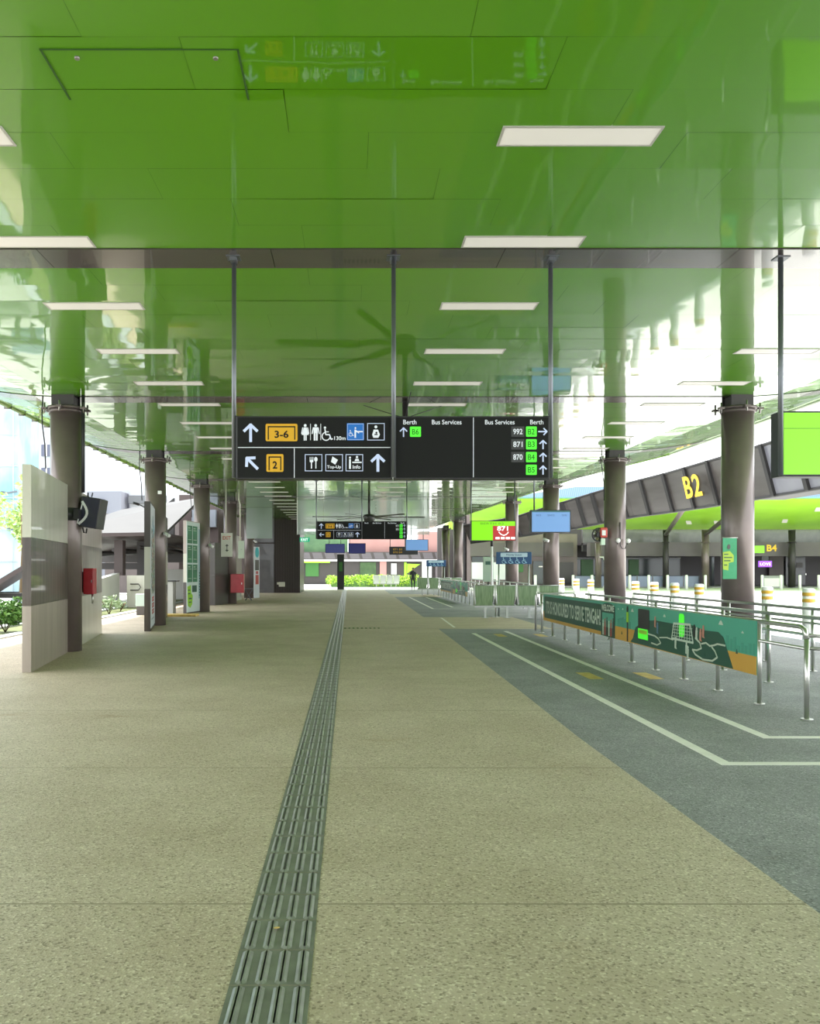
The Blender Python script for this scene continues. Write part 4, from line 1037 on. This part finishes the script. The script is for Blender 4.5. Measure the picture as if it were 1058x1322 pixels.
# ================================================================== FAR CANOPY
M_lime_soffit = noisy('lime_soffit', (.33, .66, .03), (.42, .76, .05), .3, .45)
M_bluecor = mat('blue_corrugated', (.20, .34, .50), .5)
nt, N, L_, b_ = nodes(M_bluecor)
tc = N.new('ShaderNodeTexCoord'); wv = N.new('ShaderNodeTexWave'); wv.inputs['Scale'].default_value = 2.2; wv.bands_direction = 'X'
rr = N.new('ShaderNodeValToRGB'); rr.color_ramp.elements[0].color = (.05, .11, .20, 1); rr.color_ramp.elements[1].color = (.10, .17, .26, 1)
L_.new(tc.outputs['Object'], wv.inputs['Vector']); L_.new(wv.outputs['Fac'], rr.inputs['Fac']); L_.new(rr.outputs['Color'], b_.inputs['Base Color'])
M_lav = noisy('lavender_grey_beam', (.11, .095, .10), (.14, .12, .125), .4, .6)
t = thing('far_canopy', 'bright lime canopy with a blue corrugated top over the far side of the bus park', 'canopy', (0, 0, 0))
mb = MB(); mb.add([(8.6, 64, 6.85), (66, 64, 6.85), (66, 78, 5.15), (8.6, 78, 5.15), (8.6, 64, 6.88), (66, 64, 6.88), (66, 78, 6.88), (8.6, 78, 6.88)], [(0, 3, 2, 1), (4, 5, 6, 7), (0, 1, 5, 4), (1, 2, 6, 5), (2, 3, 7, 6), (3, 0, 4, 7)], M_lime_soffit); mb.obj('soffit', t)
mb = MB(); mb.add([(11.5, 63.9, 6.85), (66, 63.9, 6.85), (66, 64.5, 7.72), (17.0, 64.5, 7.72), (11.5, 64.9, 6.9), (66, 64.9, 6.9)], [(0, 1, 2, 3), (0, 3, 4), (1, 5, 2), (0, 4, 5, 1)], M_bluecor); mb.obj('corrugated_top', t)
MB().box(8.6, 66, 63.7, 63.95, 6.78, 6.88, mat('aqua_edge', (.10, .25, .2), .5)).obj('eave_edge', t)
for xq, yq in ((15.0, 70.0), (28.6, 73.5), (31.0, 73.5), (36.5, 72.8), (36.5, 67.6), (40.5, 73.5), (43, 68.5), (22, 69), (49, 72)):
    z = 6.85 - (yq - 64) * 1.7 / 14 - .03
    MB().add([(xq, yq, z), (xq + .45, yq, z), (xq + 1.2, yq + 1.7, z - .206), (xq + .75, yq + 1.7, z - .206)], [(0, 1, 2, 3)], M_lamp).obj('soffit_light', t)
M_kdw = mat('far_shop_wall', (.05, .042, .045), .5)
t = thing('far_beam', 'long lavender grey beam with small yellow B4 letters across the far shops', 'beam', (0, 0, 0))
MB().box(21.5, 66, 77.0, 78.2, 2.72, 3.96, M_lav).obj('beam', t)
mb = MB(); text(mb, 'B4', 37.6, 3.45, .6, .9, MATS['berth_yellow'], 76.95, .04); mb.obj('yellow_lettering', t)
MB().box(35.9, 36.9, 76.85, 77.0, 3.0, 3.65, M_led_green).obj('small_green_screen', t)
sb = MB(); sb.box(21.5, 66, 79.5, 80, 3.2, 5.2, M_wallgrey); sb.box(8.6, 66, 84, 84.4, 0, 5.6, M_kdw); sb.box(21.5, 66, 78, 84, 3.8, 3.95, M_wallgrey)
struct(sb, 'wall_far')
ap = MB(); ap.box(9.9, 66, 76.4, 84, -.1, 0.02, M_grey); struct(ap, 'trim_3')
# columns of the far canopy
def far_col(label, x, y, w_, m, h=5.0):
    t = thing('far_column', label, 'column', (x, y, 0), 0, 'columns of the far canopy')
    MB().cyl(0, 0, 0, h, w_, m, 16).obj('shaft', t); MB().cyl(0, 0, 3.9, 3.98, w_ * 1.3, m, 16).obj('collar', t)
far_col('slim brown far column left of the second right column', 21.9, 76.0, .27, M_column); far_col('dark far column behind the second bollard group', 27.9, 76.2, .25, M_neck)
far_col('brown far column under the diagonal strut', 31.3, 76.0, .32, M_column); far_col('dark purple far column near the B4 letters', 39.0, 76.2, .3, M_neck); far_col('pale grey slim far column right of the strut column', 33.6, 80, .18, M_pole)
for i, (a, b) in enumerate((((31.3, 76, 4.6), (26.5, 57, 6.3)), ((27.9, 76.2, 4.6), (22.5, 58, 5.7)))):
    MB().tube([a, b], .17, M_collar, 8).obj('diagonal_strut', None, label=['thick brown diagonal strut rising to the dark fascia near B2', 'shorter brown diagonal strut left of the B2 strut'][i], cat='strut')
# shop fronts
def shop_bit(name, label, cat, x0, x1, z0, z1, m, y=83.6, d=.3, group=None, inner=None):
    t = thing(name, label, cat, ((x0 + x1) / 2, y, z0), 0, group); w_ = (x1 - x0) / 2
    MB().box(-w_, w_, 0, d, 0, z1 - z0, m, min(.03, w_ * .2)).obj('panel', t)
    if inner: MB().box(-w_ * .7, w_ * .7, -.03, 0, (z1 - z0) * .15, (z1 - z0) * .8, inner).obj('inset', t)
    return t
M_dglass = mat('dark_shop_glass', (.02, .035, .03), .12)
M_pgreen = mat('shop_green', (.03, .14, .02), .4)
M_railw = mat('shade_white', (.45, .45, .46), .5)
shop_bit('shop_window', 'long dark shop window behind the white posts at right', 'shop window', 25, 32, .9, 2.7, M_dglass)
shop_bit('shop_window', 'dark shop window with a white frame line left of the dark far column', 'shop window', 21, 25, .9, 2.6, M_dglass)
shop_bit('shop_poster', 'green poster in the long dark shop window, left one', 'poster', 27.0, 28.0, 1.0, 2.5, M_pgreen, 83.5, .08, 'green posters in the far shop window')
shop_bit('shop_poster', 'bright green poster left of the dark far column', 'poster', 22.4, 23.6, .9, 2.5, M_pgreen, 83.5, .08, 'green posters in the far shop window')
shop_bit('window_strip', 'thin white strip along the top of the far shop windows', 'strip', 21, 32, 2.6, 2.7, M_railw, 83.4, .1)
t = shop_bit('shop_door', 'grey double-panelled door below the B4 letters', 'door', 42.2, 44.1, 0, 2.95, M_wallgrey); 
for i in (0, 1): MB().box(-.75 + i * .8, -.15 + i * .8, -.04, 0, 1.7, 2.2, M_darkp).obj('door_pane', t)
MB().box(.9, 1.0, -.08, 0, 1.0, 1.15, M_steel).obj('handle', t)
shop_bit('brown_pilaster', 'brown wall panel left of the grey door', 'wall panel', 40.6, 42.0, 0, 3.0, mat('pilaster_brown', (.12, .095, .09), .5))
t = shop_bit('shop_sign', 'purple lit shop sign on a dark front below the long beam', 'sign', 36.4, 37.6, 1.75, 2.3, mat('sign_purple', (.12, .03, .3), .4, emit=(.4, .1, .9), estr=.3), 76.9, .1)
MB().box(-.3, .3, .02, .06, .55, .98, M_blackbox).obj('hanger', t)
mb = MB(); text(mb, 'LOVE', 0, 0.27, .25, .95, M_white_lit, -.03); mb.obj('lettering', t)
shop_bit('white_railing', 'low white railing before the purple shop sign', 'railing', 35.6, 37.6, -.1, 1.0, mat('railing_shade', (.30, .31, .30), .5), 74.8, .05, None, M_softwhite)
t = thing('blue_mesh_fence', 'pale blue mesh fence along the front of the far shops', 'fence', (26, 76.62, 0.0)); MB().box(-6, 5, 0, .04, .02, .95, mat('mesh_blue', (.25, .28, .42), .6)).obj('mesh', t)
for i in range(9): MB().box(-6 + i * 1.375 - .03, -5.94 + i * 1.375, -.03, 0, 0, 1.0, M_wallgrey).obj('upright', t)
t = thing('crossed_white_frame', 'white X-shaped frame standing beside the second right column', 'frame', (22.4, 74.5, 0))
for a, b in (((-.5, 0, -.08), (.5, 0, 2.6)), ((.5, 0, -.08), (-.5, 0, 2.6)), ((-.8, 0, 2.6), (.9, 0, 2.6))): MB().tube([a, b], .05, M_softwhite, 6).obj('bar', t)
t = thing('bicycle', 'tiny pale bicycle-like stand by the dark far column', 'stand', (27.2, 75.2, 0)) if False else None
t = thing('trolley_rack', 'white wire rack at the far right edge before the shop front', 'rack', (45.0, 75.5, 0))
for i in range(5): MB().tube([(i * .35, 0, .1), (i * .35, 0, 1.0)], .03, M_softwhite, 6).obj('upright', t)
for z in (.3, .65, 1.0): MB().tube([(0, 0, z), (1.4, 0, z)], .03, M_softwhite, 6).obj('crossbar', t)
t = thing('tall_white_post', 'tall thin white post with a dark green top beside the banner railing', 'post', (9.2, 34.8 + 4, 0)); MB().cyl(0, 0, 0, 2.6, .07, M_softwhite, 10).obj('pole', t); MB().box(-.09, .09, -.12, -.07, 2.5, 3.1, M_dkgreen).obj('green_plate', t)
t = thing('tall_sign_pole', 'slim white pole with a black top above the nearer green seats', 'post', (5.95, 36, 0)); MB().cyl(0, 0, 0, 2.5, .05, M_softwhite, 10).obj('pole', t); MB().cyl(0, 0, 2.5, 3.0, .055, M_cable, 10).obj('black_top', t)
t = thing('notice_stand', 'pale green notice stand behind the leftmost nearer green seats', 'notice stand', (6.1, 38.0, 0)); MB().box(-.20, .26, 0, .06, 1.0, 2.1, mat('notice_green', (.30, .40, .30), .4), .02).obj('board', t); MB().cyl(0.03, .05, 0, 1.0, .03, M_cable, 8).obj('leg', t); MB().box(-.1, .16, -.01, 0, 1.75, 1.9, M_dkgreen).obj('printed_block', t)

# ================================================================== BUILDINGS BEHIND THE GREEN SEATS
M_kw = noisy('kiosk_brown', (.16, .125, .115), (.20, .16, .15), .8, .5)
M_kd = mat('kiosk_dark', (.045, .038, .036), .4)
t = thing('service_kiosk', 'brown service kiosk with lavender fascia and white window behind the nearer green seats', 'kiosk', (15.0, 79.0, 0))
MB().box(-5, 6, .6, 4, 0, 4.8, M_kw).obj('wall', t); MB().box(-4, 5.5, 0, .6, 2.75, 4.0, M_lav).obj('fascia', t)
MB().box(-3.7, -.4, .4, .6, .6, 2.2, mat('bright_window', (.75, .76, .78), .5)).obj('white_window', t)
MB().box(-3.7, -.2, .3, .6, 2.25, 2.7, M_dglass).obj('dark_transom', t)
MB().box(1.9, 4.0, .35, .6, 0.2, 2.3, M_dglass).obj('shop_opening', t); MB().box(4.3, 5.6, .35, .6, 0.2, 2.2, M_kd).obj('dark_door', t)
MB().box(.5, 1.0, .35, .6, 1.3, 2.3, M_pgreen).obj('green_poster', t); MB().box(-.2, .6, .4, .6, 0, 2.7, M_kd).obj('dark_recess', t)
MB().box(2.4, 3.2, .25, .35, 1.75, 1.85, M_lamp).obj('strip_lamp', t)
t = thing('louvred_tower', 'dark brown block with black louvres left of the lime hanging display', 'building', (8.0, 63.2, 0))
MB().box(-.25, .55, .25, 1.2, 0, 6.6, M_kd).obj('wall', t); MB().box(.6, .85, -.1, 1.2, 0, 6.6, M_kw).obj('corner_post', t)
for i in range(4): MB().box(-.2 + i * .18, -.10 + i * .18, -.06, 0, 3.5, 4.9, M_cable).obj('louvre', t)

# far middle shops
M_kpane = mat('canopy_pane_lavender', (.09, .08, .085), .5)
M_pink = noisy('pink_plaster', (.34, .18, .16), (.38, .21, .19), .5, .7)
t = thing('pink_shop_block', 'pink walled shop block with green windows beyond the hedge at the end of the walkway', 'building', (0, 92, 0))
MB().box(-8, 12, .3, 4, 0, 2.9, M_kd).obj('shop_front', t); MB().box(-8, 12, -.3, 0, 2.4, 2.6, M_softwhite).obj('white_edge', t)
MB().box(-8, 12, -.2, .2, 2.62, 3.4, M_kd).obj('canopy_band', t)
for i in range(12): MB().add([(-5 + i * 1.3, -.25, 2.66), (-4 + i * 1.3, -.25, 2.66), (-4.2 + i * 1.3, -.2, 3.32), (-5.2 + i * 1.3, -.2, 3.32)], [(0, 1, 2, 3)], M_kpane).obj('canopy_pane', t)
MB().box(.0, 6.2, .6, 3, 3.4, 5.0, M_pink).obj('upper_wall', t); MB().box(7.5, 9.5, .6, 3, 3.4, 5.6, M_pink).obj('upper_wall', t)
MB().box(-8, -.1, .8, 3, 3.4, 5.6, noisy('dark_green_hill_wall', (.07, .14, .07), (.12, .22, .10), .6, .8)).obj('green_wall', t)
for a, b, m in ((3.3, 4.0, M_pink), (7.8, 8.3, M_softwhite), (8.5, 8.8, M_softwhite), (9.2, 10.8, M_lav)): MB().box(a, b, -.1, .35, 0, 2.4, m).obj('pilaster', t)
for a, b, m in ((-4.6, -3.2, M_pgreen), (-1.0, -.7, M_pgreen), (1.2, 2.9, noisy('olive_shopfront', (.03, .07, .02), (.06, .12, .04), 1, .4)), (5.9, 6.15, M_lime)): MB().box(a, b, .1, .35, .8, 2.3, m).obj('green_poster', t)
mb = MB(); mb.add([(6.2, .1, 1.1), (7.6, .1, 2.1), (6.2, .1, 2.15), (6.2, .2, 1.1), (7.6, .2, 2.1), (6.2, .2, 2.15)], [(0, 1, 2), (3, 5, 4), (0, 3, 4, 1), (1, 4, 5, 2), (2, 5, 3, 0)], M_lime); mb.obj('lime_triangle', t)
MB().box(4.5, 5.1, .1, .3, 1.0, 2.2, mat('white_notice', (.4, .4, .4), .5)).obj('notice', t)
for z in (.5, 1.1, 1.7): MB().box(-6.4, -4.8, .0, .35, z, z + .28, mat('shelf_teal', (.1, .3, .22), .5)).obj('shelf', t)
MB().box(-8, -2, -.5, .3, 2.25, 2.4, M_lime).obj('lime_edge', t)
t = thing('black_information_post', 'black post with navy screen above it standing at the far end of the tactile strip', 'post', (-.62, 66.2, 0))
MB().box(-.27, .27, 0, .4, 0, 2.7, M_cable, .02).obj('post', t); MB().box(-.12, .14, -.03, 0, 1.4, 2.1, M_pgreen).obj('green_label', t)

# ================================================================== PLANTS
def leaves(mb, cx, cy, cz, rx, ry, rz, n, s, m, rn, flatb=True):
    for _ in range(n):
        while True:
            a, b, c = rn.uniform(-1, 1), rn.uniform(-1, 1), rn.uniform(-1, 1)
            d = a * a + b * b + c * c
            if .25 < d < 1: break
        p = Vector((cx + a * rx, cy + b * ry, cz + c * rz))
        u = Vector((rn.gauss(0, 1), rn.gauss(0, 1), rn.gauss(0, .6))).normalized(); v = u.cross(Vector((rn.gauss(0, 1), rn.gauss(0, 1), rn.gauss(0, 1)))).normalized()
        k = s * rn.uniform(.7, 1.4)
        mb.quad([p - u * k, p - v * k * .4, p + u * k, p + v * k * .4], m)
def shrub(label, x, y, z, r, h, n=700, s=.06, m=None, cat='shrub', group=None, stems=6):
    rn = random.Random(int(x * 91 + y * 7) & 0xffff)
    t = thing('leafy_shrub', label, cat, (x, y, z), 0, group)
    mb = MB()
    for i in range(5): leaves(mb, rn.uniform(-.4, .4) * r, rn.uniform(-.4, .4) * r, h * rn.uniform(.45, .75), r * .65, r * .65, h * .32, n // 5, s, m or M_leaf, rn)
    mb.obj('foliage', t)
    mb = MB()
    for i in range(stems): a = rn.uniform(0, 6.28); mb.tube([(0, 0, 0), (math.cos(a) * r * .3, math.sin(a) * r * .3, h * .35), (math.cos(a) * r * .6, math.sin(a) * r * .6, h * .7)], .012, M_stem, 4)
    mb.obj('stems', t)
shrub('round dense green shrub at the left edge beside the nearest partition', -8.45, 21.3, 0, .62, .85, 1600, .06)
shrub('green shrub just outside the left edge of the view, half hidden', -8.75, 19.2, 0, .5, .7, 800, .06)
shrub('sparse pale shrub in front of the low white wall', -8.25, 29.8, 0, .40, .66, 260, .06, mat('pale_leaf', (.30, .40, .22), .6))
shrub('small sparse shrub at the right end of the low white wall', -8.35, 31.6, 0, .35, .45, 160, .05, MATS['pale_leaf'])
def tree(label, x, y, z, r, h, m, n=1600):
    rn = random.Random(int(abs(x) * 13 + y))
    t = thing('small_tree', label, 'tree', (x, y, z))
    MB().tube([(0, 0, 0), (.1, 0, h * .4), (0, .1, h * .7)], [.12, .09, .05], M_stem, 8).obj('trunk', t)
    mb = MB()
    for i in range(8): leaves(mb, rn.uniform(-.6, .6) * r, rn.uniform(-.6, .6) * r, h * rn.uniform(.55, .95), r * .5, r * .5, h * .18, n // 8, .16, m, rn)
    mb.obj('foliage', t)
M_yleaf = noisy('sunlit_leaf', (.35, .50, .12), (.55, .68, .28), 4, .6)
tree('bright pale-leaved tree above the covered walkway', -17.0, 45, 0, 1.5, 5.4, M_yleaf)
tree('pale-leaved tree against the blue netting, left of the nearest partition', -15.9, 42, 0, .7, 6.0, M_yleaf, 90)
hd = thing('hedge', 'bright lime hedge running along the end of the walkway', 'hedge', (2.2, 78, -.05))
rn = random.Random(9); mb = MB()
for i in range(46): leaves(mb, -3.9 + i * .175, rn.uniform(-.25, .25), .58 + rn.uniform(-.05, .08), .4, .4, .52, 90, .09, M_leaf_lit, rn)
mb.obj('foliage', hd); MB().box(-3.8, 4.1, -.2, .2, 0, .55, M_leaf).obj('inner_growth', hd)

# ================================================================== LEFT BACKGROUND
M_wwall = noisy('white_render', (.45, .46, .43), (.52, .52, .49), .7, .8)
t = thing('low_wall', 'low white sloping wall behind the sparse shrubs', 'wall', (0, 0, 0))
mb = MB(); p = [(-9.35, 26, -.1), (-9.35, 35.3, -.1), (-9.35, 35.3, 1.40), (-9.35, 29, .9), (-9.35, 26, .6)]
mb.add(p + [(-9.6, y, z) for _, y, z in p], [(0, 1, 2, 3, 4), (9, 8, 7, 6, 5), (0, 5, 6, 1), (1, 6, 7, 2), (2, 7, 8, 3), (3, 8, 9, 4), (4, 9, 5, 0)], M_wwall); mb.obj('wall_body', t)
t = thing('cream_gate_panel', 'cream boxy gate panel with small black handles beside the low white wall', 'gate panel', (-8.95, 35.3, 0)); MB().box(-.1, .75, 0, .2, 0, 1.30, M_cream).obj('panel', t)
for z in (.7, .95): MB().tube([(.05, -.03, z), (.4, -.08, z)], .02, M_blackbox, 6).obj('handle', t)
MB().tube([(.4, -.08, .7), (.48, -.08, .82), (.4, -.08, .95)], .015, M_blackbox, 6).obj('handle_loop', t)
t = thing('covered_walkway', 'brown covered walkway with dark posts and a sloping grey metal roof on the left', 'walkway', (0, 0, 0))
M_br = mat('walkway_brown', (.045, .028, .026), .5)
M_gr = noisy('grey_metal_roof', (.020, .019, .018), (.03, .029, .027), .5, .5)
MB().box(-9.65, -9.3, 35.6, 36.1, 1.3, 2.75, M_br).obj('brown_post', t); MB().box(-9.3, -8.9, 38, 38.4, 0, 2.75, M_neck).obj('dark_post', t); 
mb = MB(); p = [(-12.4, 35.4, 2.45), (-9.9, 34.6, 2.86), (-7.5, 34.6, 2.9), (-7.5, 50, 2.9), (-12.4, 50, 2.45)]
mb.add(p + [(x, y, z + .14) for x, y, z in p], [(0, 4, 3, 2, 1), (5, 6, 7, 8, 9), (0, 1, 6, 5), (1, 2, 7, 6), (2, 3, 8, 7), (3, 4, 9, 8), (4, 0, 5, 9)], M_br); mb.obj('lower_roof', t)
mb = MB(); p = [(-12.2, 35.2, 3.02), (-7.5, 35.2, 3.02), (-7.5, 44, 5.2), (-11.5, 44, 4.6)]
mb.add(p + [(x, y, z - .12) for x, y, z in p], [(0, 1, 2, 3), (7, 6, 5, 4), (0, 4, 5, 1), (1, 5, 6, 2), (2, 6, 7, 3), (3, 7, 4, 0)], M_gr); mb.obj('metal_roof', t)
for i in range(5): MB().tube([(-11.9 + i * 1.0, 35.8 + i * .3, 2.1 + i * .13), (-10.2 + i * .6, 44, 2.4)], .08, M_neck, 6).obj('rafter', t)
MB().box(-13, -7.5, 44, 44.3, 1.9, 2.9, M_kd).obj('back_wall', t); MB().box(-10.8, -7.5, 44.5, 44.8, 0, 1.55, M_wwall).obj('back_parapet', t)
MB().box(-12.4, -9.5, 40, 40.2, 1.55, 1.85, M_neck).obj('tie_beam', t)
t = thing('left_shelter', 'low shelter with brown sloping roof edge at the far left behind the dense shrub', 'shelter', (-13, 27, 0))
mb = MB(); p = [(.2, 0, -.05), (3.0, 0, 1.62), (3.0, 1.0, 1.62), (.2, 1.4, -.05)]; mb.add(p + [(x, y, z + .16) for x, y, z in p], [(3, 2, 1, 0), (4, 5, 6, 7), (0, 1, 5, 4), (1, 2, 6, 5), (2, 3, 7, 6), (3, 0, 4, 7)], M_br); mb.obj('roof', t)
MB().box(1.2, 3.0, 1, 1.3, .62, .78, M_gr).obj('beam', t)
for x in (1.5, 2.2, 2.7): MB().box(x, x + .12, 1, 1.2, -.1, .62, M_pole).obj('post', t)
MB().box(1.3, 3.0, 3, 3.1, -.1, .6, mat('pale_blue_panel', (.30, .38, .46), .5)).obj('blue_panel', t)
# tower wrapped in blue netting
M_net = noisy('blue_netting', (.20, .37, .43), (.42, .52, .55), .35, .7, 0, 6, (1, 1, .5), lo=.4, hi=.6)
t = thing('netted_building', 'tall building under construction wrapped in pale blue netting at the left edge', 'building', (0, 0, 0))
MB().box(-60, -22.9, 60, 64, 0, 22, M_net).obj('netting', t)
for i in range(7): MB().tube([(-60, 59.9, 2 + i * 2.2), (-45, 59.8, 1.7 + i * 2.2), (-22.9, 59.9, 2.1 + i * 2.2)], .03, mat('scaffold_pale', (.5, .6, .65), .5), 4).obj('scaffold_tube', t)
for i in range(9): MB().tube([(-23.2 - i * 1.9, 59.85, 0), (-23.2 - i * 1.9, 59.85, 21)], .03, mat('scaffold_pale', (.5, .6, .65), .5), 4).obj('scaffold_standard', t)
for x, z in ((-24.0, 6.9), (-25.5, 9.6), (-28, 11.5), (-23.6, 4.4)): MB().tube([(x, 59.8, z), (x + .5, 59.7, z - .08), (x + 1.1, 59.8, z + .04)], .06, M_pole, 5).obj('net_tie', t)
# white apartment block
M_apt = noisy('white_apartment_wall', (.50, .50, .53), (.56, .56, .59), .2, .8)
M_aptw = mat('apartment_window', (.12, .12, .17), .4)
t = thing('white_apartment_block', 'white apartment block with small windows behind the nearest left column', 'building', (0, 0, 0))
MB().box(-38, -22.6, 90, 100, 0, 22, M_apt).obj('wall', t)
for z in (10.9, 13.3):
    f = MB().box(-31.9, -30.6, 89.8, 90, z, z + 1.2, M_aptw).obj('window', t); MB().box(-31.4, -31.3, 89.7, 89.8, z, z + 1.2, M_softwhite).obj('mullion', f)
t = thing('pale_grey_block', 'pale grey building with one square window right of the tilted monitor', 'building', (0, 0, 0))
MB().box(-26.0, -22.6, 86, 89, 0, 9.3, mat('pale_violet_wall', (.24, .24, .28), .7)).obj('wall', t); MB().box(-25.3, -24.2, 85.8, 86, 6.2, 8.5, M_aptw).obj('window', t)
t = thing('balcony_block', 'white block with two grey balcony ledges between the first two left columns', 'building', (0, 0, 0))
MB().box(-22.2, -14, 88, 95, 0, 10, M_apt).obj('wall', t)
for z in (8.2, 5.2): MB().box(-22.2, -18.5, 87.2, 88, z, z + .8, mat('balcony_grey', (.14, .14, .15), .7)).obj('balcony_ledge', t)
for i in range(5): MB().box(-20.8 + i * .45, -20.65 + i * .45, 87.8, 88, 7.0, 8.0, M_aptw).obj('railing_bar', t)
t = thing('brown_block', 'brown plaster block with a glass canopy between the second and third left columns', 'building', (0, 0, 0))
MB().box(-9.9, -7.6, 50.5, 53, 0, 5.9, noisy('reddish_plaster', (.06, .042, .038), (.08, .056, .052), .6, .6)).obj('wall', t)
MB().box(-9.1, -7.7, 50.1, 50.5, 4.0, 5.0, mat('pale_corrugated', (.20, .22, .26), .5)).obj('glass_canopy', t)
t = thing('hoarding', 'pale sloping roof panel behind the covered walkway between the left columns', 'roof panel', (0, 0, 0))
MB().add([(-11.6, 49, 3.2), (-9.9, 49, 3.2), (-9.9, 49, 5.6), (-11.6, 49, 4.2), (-11.6, 49.3, 3.2), (-9.9, 49.3, 3.2), (-9.9, 49.3, 5.6), (-11.6, 49.3, 4.2)], [(0, 1, 2, 3), (7, 6, 5, 4), (0, 4, 5, 1), (1, 5, 6, 2), (2, 6, 7, 3), (3, 7, 4, 0)], M_gr).obj('panel', t)
# pale boards and posts between the far left columns
for x0, x1, y, z, m, l in ((-6.45, -6.3, 38.5, 2.7, M_softwhite, 'thin white board edge left of the exit notice'), (-6.9, -6.0, 47, 2.3, M_wwall, 'white board standing behind the second red cabinet')):
    MB().box(x0, x1, y, y + .2, 0, z, m).obj('standing_board', None, label=l, cat='board')

# ================================================================== PERSON
M_skin = mat('skin', (.35, .2, .14), .6); M_cloth = mat('dark_clothes', (.03, .035, .035), .8)
def person(x, y):
    t = thing('person', 'distant person in dark clothes standing at the far end beside the green seats', 'person', (x, y, 0))
    V = []; E = []; Rr = []
    def ch(start, pts, rad):
        p = start
        for q, r in zip(pts, rad):
            V.append(q); Rr.append(r); i = len(V) - 1
            if p is not None: E.append((p, i))
            p = i
        return p
    ch(None, [(0, 0, .92)], [.13]); pel = 0
    ch(pel, [(0, -.01, 1.1), (0, 0, 1.28), (0, .01, 1.38)], [.12, .14, .09]); chest = 2
    neck = 3; ch(neck, [(0, 0, 1.45), (0, -.01, 1.53), (0, -.015, 1.60)], [.05, .085, .08])
    for s in (-1, 1):
        ch(pel, [(s * .09, 0, .86), (s * .10, -.02 + .04 * s, .48), (s * .10, .02 + .08 * s, .08), (s * .11, -.10 + .08 * s, .04)], [.09, .06, .04, .035])
        h = ch(chest, [(s * .17, 0, 1.34), (s * .22, .02, 1.08), (s * .21, -.08, .86), (s * .205, -.11, .80)], [.055, .042, .032, .03])
        for f in range(5):
            o = (f - 2) * .014
            ch(h, [(s * .205 + o * .3, -.12 + o, .755), (s * .20 + o * .3, -.13 + o, .72 if f else .75)], [.009, .008])
    me = bpy.data.meshes.new('body'); me.from_pydata(V, E, []); o = bpy.data.objects.new('body', me); COL.objects.link(o); o.parent = t
    md = o.modifiers.new('skin', 'SKIN'); md.use_smooth_shade = True
    for i, r in enumerate(Rr): me.skin_vertices[0].data[i].radius = (r, r)
    me.skin_vertices[0].data[0].use_root = True
    sd = o.modifiers.new('sub', 'SUBSURF'); sd.levels = 1; sd.render_levels = 1
    me.materials.append(M_cloth)
    b = MB(); b.tube([(0, .0, 1.46), (0, -.02, 1.5), (0, -.025, 1.56), (0, -.01, 1.62)], [.05, .075, .085, .06], M_skin, 12)
    b.tube([(0, -.10, 1.56), (0, -.125, 1.54)], [.012, .018], M_skin, 6); b.obj('face', t)
    MB().tube([(0, .02, 1.54), (0, .015, 1.60), (0, 0, 1.66), (0, 0, 1.68)], [.088, .096, .07, .02], M_cable, 12).obj('hair', t)
person(4.85, 65.3)
